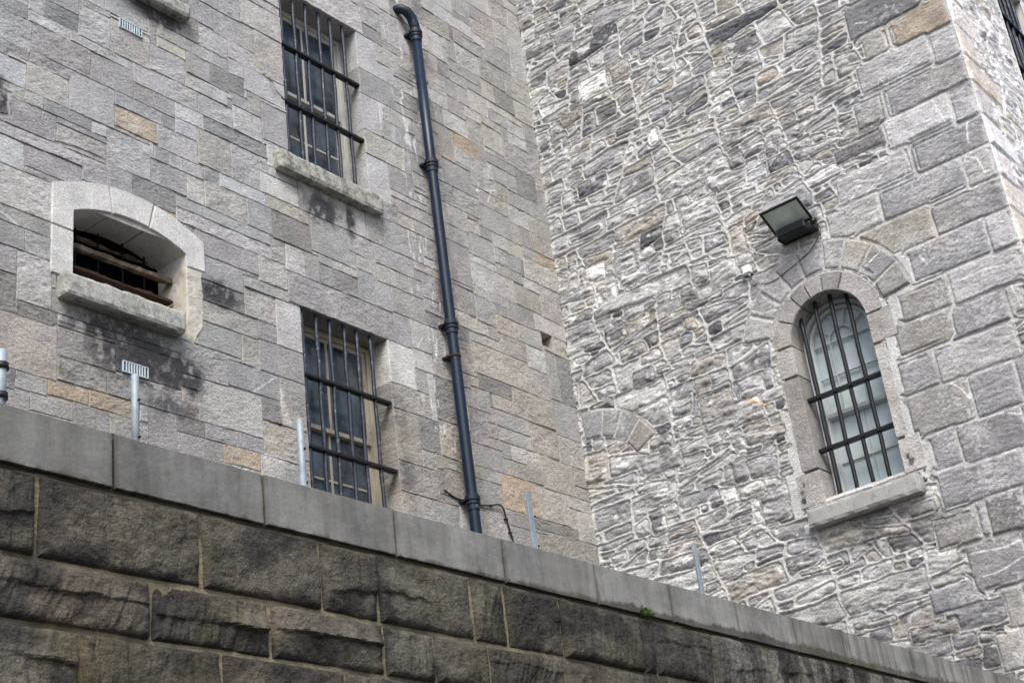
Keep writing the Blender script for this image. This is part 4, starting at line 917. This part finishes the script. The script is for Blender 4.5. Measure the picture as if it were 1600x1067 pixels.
# ================================================================== downpipe
dp = thing('drainpipe', 'navy blue cast iron drainpipe running down the ashlar wall beside the two barred windows', 'drainpipe', (10.42, YL-.1, 0))
yp = YL-.105; ax = lambda z: 10.365+(11.95-z)*.0125
MB().tube([(ax(z), yp, z) for z in (11.85, 10.2, 8.3, 6.45, .05)], .0545, 24).build('pipe', 'pipe', dp)
el = [(10.20, YL+.05, 12.17), (10.20, YL-.03, 12.165), (10.225, YL-.075, 12.15), (10.27, YL-.10, 12.12), (10.325, yp, 12.07), (ax(11.98), yp, 11.98), (ax(11.9), yp, 11.86)]
MB().tube(el, [.052, .052, .055, .057, .057, .057, .055], 20).build('elbow', 'pipe_worn', dp)
def collar(z, L=.16):
    m = MB(); x_ = ax(z); o = []
    for dz, r in ((-.5, .056), (-.49, .062), (-.15, .063), (-.14, .073), (-.02, .074), (-.01, .064), (.1, .064), (.11, .075), (.3, .076), (.31, .066), (.46, .066), (.5, .058)): o.append(((x_, yp, z+dz*L), r))
    m.tube([p for p, r in o], [r for p, r in o], 24, smooth=False)
    m.box((x_-.082, yp+.045, z+.04*L), (x_+.082, YL+.01, z+.24*L), .003)
    for s in (-1, 1): m.tube([(x_+s*.072, yp+.03, z+.14*L), (x_+s*.072, yp+.06, z+.14*L)], .012, 6)
    return m.build('collar', 'pipe_worn', dp)
for z in (11.84, 10.16, 8.27, 6.42): collar(z)
z = 7.945; MB().tube([(ax(z), yp, z-.012), (ax(z), yp, z+.012)], .0605, 20).box((ax(z)-.075, yp+.02, z-.011), (ax(z)+.06, YL+.01, z+.011), .002).build('bracket', 'rust', dp)
kb = [(10.15, YL-.012, 6.52), (10.28, YL-.014, 6.475), (10.36, YL-.02, 6.465), (10.5, YL-.014, 6.47), (10.68, YL-.016, 6.475), (10.82, YL-.02, 6.50), (10.93, YL-.022, 6.53), (10.985, YL-.03, 6.50), (11.03, YL-.02, 6.40), (11.07, YL-.018, 6.27), (11.10, YL-.018, 6.1), (11.11, YL-.018, 5.2), (11.12, YL-.018, 3.5)]
def smoothp(P, n=6):
    P = [Vector(p) for p in P]; out = []
    for i in range(len(P)-1):
        a, b, c, d = P[max(i-1, 0)], P[i], P[i+1], P[min(i+2, len(P)-1)]
        for k in range(n):
            t = k/n; out.append(.5*((2*b)+(c-a)*t+(2*a-5*b+4*c-d)*t*t+(3*b-a-3*c+d)*t**3))
    return out+[P[-1]]
m = MB().tube(smoothp(kb), .0085, 8)
for i in (5, 8, 9): m.box((kb[i][0]-.02, YL-.03, kb[i][2]-.006), (kb[i][0]+.02, YL+.003, kb[i][2]+.006), .001)
tag(m.build('black_cable', 'black_plastic'), 'black cable behind the foot of the drainpipe, curving down the ashlar wall', 'cable')

# ================================================================== air vents
def grille(x, z, lab):
    t = thing('air_vent', lab, 'air vent', (x+.12, YL, z), 'pale blue air vents in the ashlar wall')
    fr = MB(); w, h, y = .24, .098, YL-.014
    fr.box((x, y, z), (x+w, y+.02, z+.008), .001).box((x, y, z+h-.008), (x+w, y+.02, z+h), .001).box((x, y, z+.008), (x+.008, y+.02, z+h-.008), .001).box((x+w-.008, y, z+.008), (x+w, y+.02, z+h-.008), .001)
    fr.build('frame', 'vent', t)
    MB().box((x+.006, y+.012, z+.006), (x+w-.006, y+.016, z+h-.006), 0).build('backing', 'dark', t)
    for k in range(8):
        xx_ = x+.008+(k+1)*(w-.016)/9
        MB().box((xx_-.0055, y+.001, z+.008), (xx_+.0055, y+.011, z+h-.008), .001).build('slat', 'vent', t)
    return t
grille(6.487, 9.995, 'small pale blue slatted air vent high in the ashlar wall, below the top window sill')
grille(6.50, 6.722, 'small pale blue slatted air vent on soot stained stone, below the arched granite opening')

# ================================================================== floodlight, junction box, cable
fl = thing('floodlight', 'black rectangular floodlight tilted down on the rubble wall above the arched window', 'floodlight', (XR, 5.45, 8.9))
tt = math.radians(60); nrm = Vector((-math.cos(tt), 0, -math.sin(tt))); ey = Vector((0, -1, 0)); ez = nrm.cross(ey).normalized()
if ez.x < 0: ez = -ez
c0 = Vector((12.28, 5.475, 8.895))
def P3(a, b, c): return c0+ey*a+ez*b+nrm*c
def slab(m, w, h, c_0, c_1, w2=None, h2=None, off=0, off2=0):
    w2 = w2 or w; h2 = h2 or h
    A = [m.bm.verts.new(P3(a*w/2, b*h/2+off, c_0)) for a, b in ((-1, -1), (1, -1), (1, 1), (-1, 1))]; B = [m.bm.verts.new(P3(a*w2/2, b*h2/2+off2, c_1)) for a, b in ((-1, -1), (1, -1), (1, 1), (-1, 1))]
    m.bm.faces.new(A[::-1]); m.bm.faces.new(B)
    for i in range(4): m.bm.faces.new((A[i], A[(i+1) % 4], B[(i+1) % 4], B[i]))
    return m
h_ = slab(MB(), .30, .17, -.125, -.06); slab(h_, .36, .22, -.060, -.0525); slab(h_, .30, .17, -.0525, -.05)
h_ = MB(); slab(h_, .27, .14, -.115, -.012, .415, .285); body = h_.build('housing', 'black_alu', fl)
fr = MB()
for a0, a1, b0, b1 in ((-.22, .22, .128, .152), (-.22, .22, -.152, -.128), (-.22, -.196, -.128, .128), (.196, .22, -.128, .128)):
    pts = [P3(a0, b0, -.012), P3(a1, b0, -.012), P3(a1, b1, -.012), P3(a0, b1, -.012)]; fr.prism(pts, nrm*.02)
fr.build('rim', 'black_alu', fl)
eg = MB()
for a0, a1, b0, b1 in ((-.222, .222, .152, .155), (.220, .224, -.15, .15)):
    eg.prism([P3(a0, b0, -.006), P3(a1, b0, -.006), P3(a1, b1, -.006), P3(a0, b1, -.006)], nrm*.012)
eg.build('bright_edge', 'bright_edge', fl)
gl = MB(); gl.prism([P3(-.197, -.129, -.004), P3(.197, -.129, -.004), P3(.197, .129, -.004), P3(-.197, .129, -.004)], nrm*.004); gl.build('glass', 'lamp_glass', fl)
for s_ in (-1, 1):
    for q_ in (-.09, .07): MB().tube([P3(s_*.16+q_*.3, .158, -.02), P3(s_*.16+q_*.3, .158, .014)], .006, 6).build('clip', 'black_alu', fl)
br = MB(); lowc = P3(0, .10, -.10)
br.box((lowc.x-.02, 5.475-.20, 8.74), (XR-.02, 5.475-.185, 8.80), .002).box((lowc.x-.02, 5.475+.185, 8.74), (XR-.02, 5.475+.20, 8.80), .002).box((XR-.03, 5.475-.20, 8.735), (XR-.015, 5.475+.20, 8.805), .002)
br.build('bracket', 'black_alu', fl)
tr = MB().box((12.33, 5.475-.15, 8.735), (12.50, 5.475+.17, 8.83), .012); tr.build('control_box', 'black_alu', fl)
kn = MB().tube([(12.40, 5.475-.20, 8.78), (12.40, 5.475-.245, 8.78)], .033, 14).tube([(12.40, 5.475-.245, 8.78), (12.40, 5.475-.255, 8.78)], .014, 8); kn.build('pivot_knob', 'black_alu', fl)
jb_ = thing('junction_box', 'small white plastic junction box on the rubble wall left of the hood arch', 'junction box', (XR, 6.13, 8.66))
MB().box((XR-.065, 6.085, 8.605), (XR-.012, 6.175, 8.695), .006, seg=2).build('box', 'white_plastic', jb_)
MB().box((XR-.071, 6.092, 8.612), (XR-.065, 6.168, 8.688), .002).build('lid', 'white_plastic', jb_)
MB().tube([(XR-.04, 6.115, 8.60), (XR-.04, 6.115, 8.575)], .013, 10).build('gland', 'white_plastic', jb_)
cp = [(XR-.04, 6.115, 8.575), (XR-.034, 6.10, 8.52), (XR-.03, 6.04, 8.45), (XR-.03, 5.95, 8.42), (XR-.03, 5.83, 8.42), (XR-.03, 5.70, 8.46), (XR-.03, 5.56, 8.50), (XR-.03, 5.42, 8.56), (XR-.035, 5.31, 8.64), (XR-.05, 5.25, 8.72), (12.46, 5.25, 8.775), (12.40, 5.26, 8.78)]
tag(MB().tube(smoothp(cp), .0042, 8).build('power_cable', 'cable'), 'thin grey cable looping from the white junction box to the floodlight', 'cable')

# ================================================================== fence stubs on the coping
def post(x, zt, lab, r=.016, cl=False, cone=False, angle=False):
    t = thing('fence_post', lab, 'metal post', (x, 4.42, ZT), 'cut off metal posts on the coping')
    m = MB(); y = 4.42
    if angle: m.box((x-.019, y-.002, ZT-.02), (x+.019, y+.004, zt), .001).box((x+.015, y+.0045, ZT-.02), (x+.021, y+.034, zt), .001)
    else:
        zs = [ZT-.02, ZT+.11, ZT+.19, zt-.002, zt] if cone else [ZT-.02, zt-.002, zt]
        rr = [r*1.4, r*1.35, r, r, r*.8] if cone else [r, r, r*.85]
        m.tube([(x, y, z_) for z_ in zs], rr, 16)
    m.build('stub', 'galv', t)
    for q_ in (.12, .28):
        if zt-ZT > q_+.05: MB().tube([(x+.004, y-r-.002, ZT+q_), (x+.004, y-r-.006, ZT+q_)], .0065, 6).build('bolt', 'black_iron', t)
    if cl:
        for z_ in (ZT+.26, ZT+.14): MB().tube([(x, y, z_-.012), (x, y, z_+.012)], r+.007, 16).build('clamp', 'black_iron', t)
    MB().box((x-.035, y-.03, ZT-.004), (x+.035, y+.035, ZT+.006), .002).build('base_plate', 'galv', t)
    return t
post(2.838, 4.20, 'galvanised post with two dark clamps at the far left end of the coping', .022, cl=True)
post(3.443, 4.268, 'plain galvanised post stub just below the lower air vent')
post(4.34, 4.30, 'galvanised post stub with wider foot, beside the lower barred window', .0155, cone=True)
post(5.966, 4.298, 'pale galvanised post stub right of the drainpipe, against the ashlar wall', angle=True)
post(7.56, 4.29, 'slim galvanised post stub in front of the rubble wall', .015, angle=True)

# ================================================================== weed in the joint below the coping
wd = MB(); r = random.Random(3)
for i in range(46):
    a = r.uniform(0, math.pi); L = r.uniform(.02, .06); b = Vector((6.52+r.gauss(0, .018), YB-.012, 3.640)); d = Vector((math.cos(a)*.9, -r.uniform(.2, .9), math.sin(a)*.8-.1)).normalized()
    s_ = d.cross(Vector((r.random(), r.random(), 1))).normalized()*L*.22; tip = b+d*L; mid = b+d*L*.55+Vector((0, 0, .004))
    v = [wd.bm.verts.new(p) for p in (b, mid+s_, tip, mid-s_)]; wd.bm.faces.new(v)
me = bpy.data.meshes.new('weed'); wd.bm.to_mesh(me); wd.bm.free()
tag(link('weed', me, 'weed'), 'small green weed tuft growing in the joint under the coping', 'plant')

# ================================================================== camera, light
cam = bpy.data.cameras.new('camera'); co_ = bpy.data.objects.new('camera', cam); COL.objects.link(co_); scene.camera = co_
cam.sensor_width = 36; cam.lens = 2346/1600*36; cam.clip_end = 2000; cam.clip_start = .05; cam.shift_y = 0
Mx = CAM_AXES      # rows: world x, y, z expressed in camera axes
m4 = Matrix(((Mx[0][0], Mx[0][1], Mx[0][2], 0), (Mx[1][0], Mx[1][1], Mx[1][2], 0), (Mx[2][0], Mx[2][1], Mx[2][2], 1.6), (0, 0, 0, 1)))
co_.matrix_world = m4
SUN_AZ = Vector((-.76, -.65)); EL = 50
d = Vector((SUN_AZ.x*math.cos(math.radians(EL)), SUN_AZ.y*math.cos(math.radians(EL)), math.sin(math.radians(EL)))).normalized()
sl = bpy.data.lights.new('sun', 'SUN'); sl.energy = 1.35; sl.angle = math.radians(26); sl.color = (1, .975, .94)
so = bpy.data.objects.new('sun', sl); COL.objects.link(so); so.rotation_euler = d.to_track_quat('Z', 'Y').to_euler(); so.location = (0, 0, 20)
w = bpy.data.worlds.new('World'); scene.world = w; w.use_nodes = True; nt = w.node_tree; nt.nodes.clear()
sky = nt.nodes.new('ShaderNodeTexSky'); sky.sky_type = 'NISHITA'; sky.sun_disc = False; sky.sun_elevation = math.radians(EL); sky.sun_rotation = math.atan2(d.x, d.y)
sky.air_density = 1.0; sky.dust_density = 3.0; sky.ozone_density = 1.0
bg = nt.nodes.new('ShaderNodeBackground'); bg.inputs[1].default_value = .105; ow = nt.nodes.new('ShaderNodeOutputWorld')
nt.links.new(sky.outputs[0], bg.inputs[0]); nt.links.new(bg.outputs[0], ow.inputs[0])
scene.view_settings.view_transform = 'Standard'; scene.view_settings.look = 'None'; scene.view_settings.exposure = EXPO; scene.view_settings.gamma = 1
scene.render.engine = 'CYCLES'
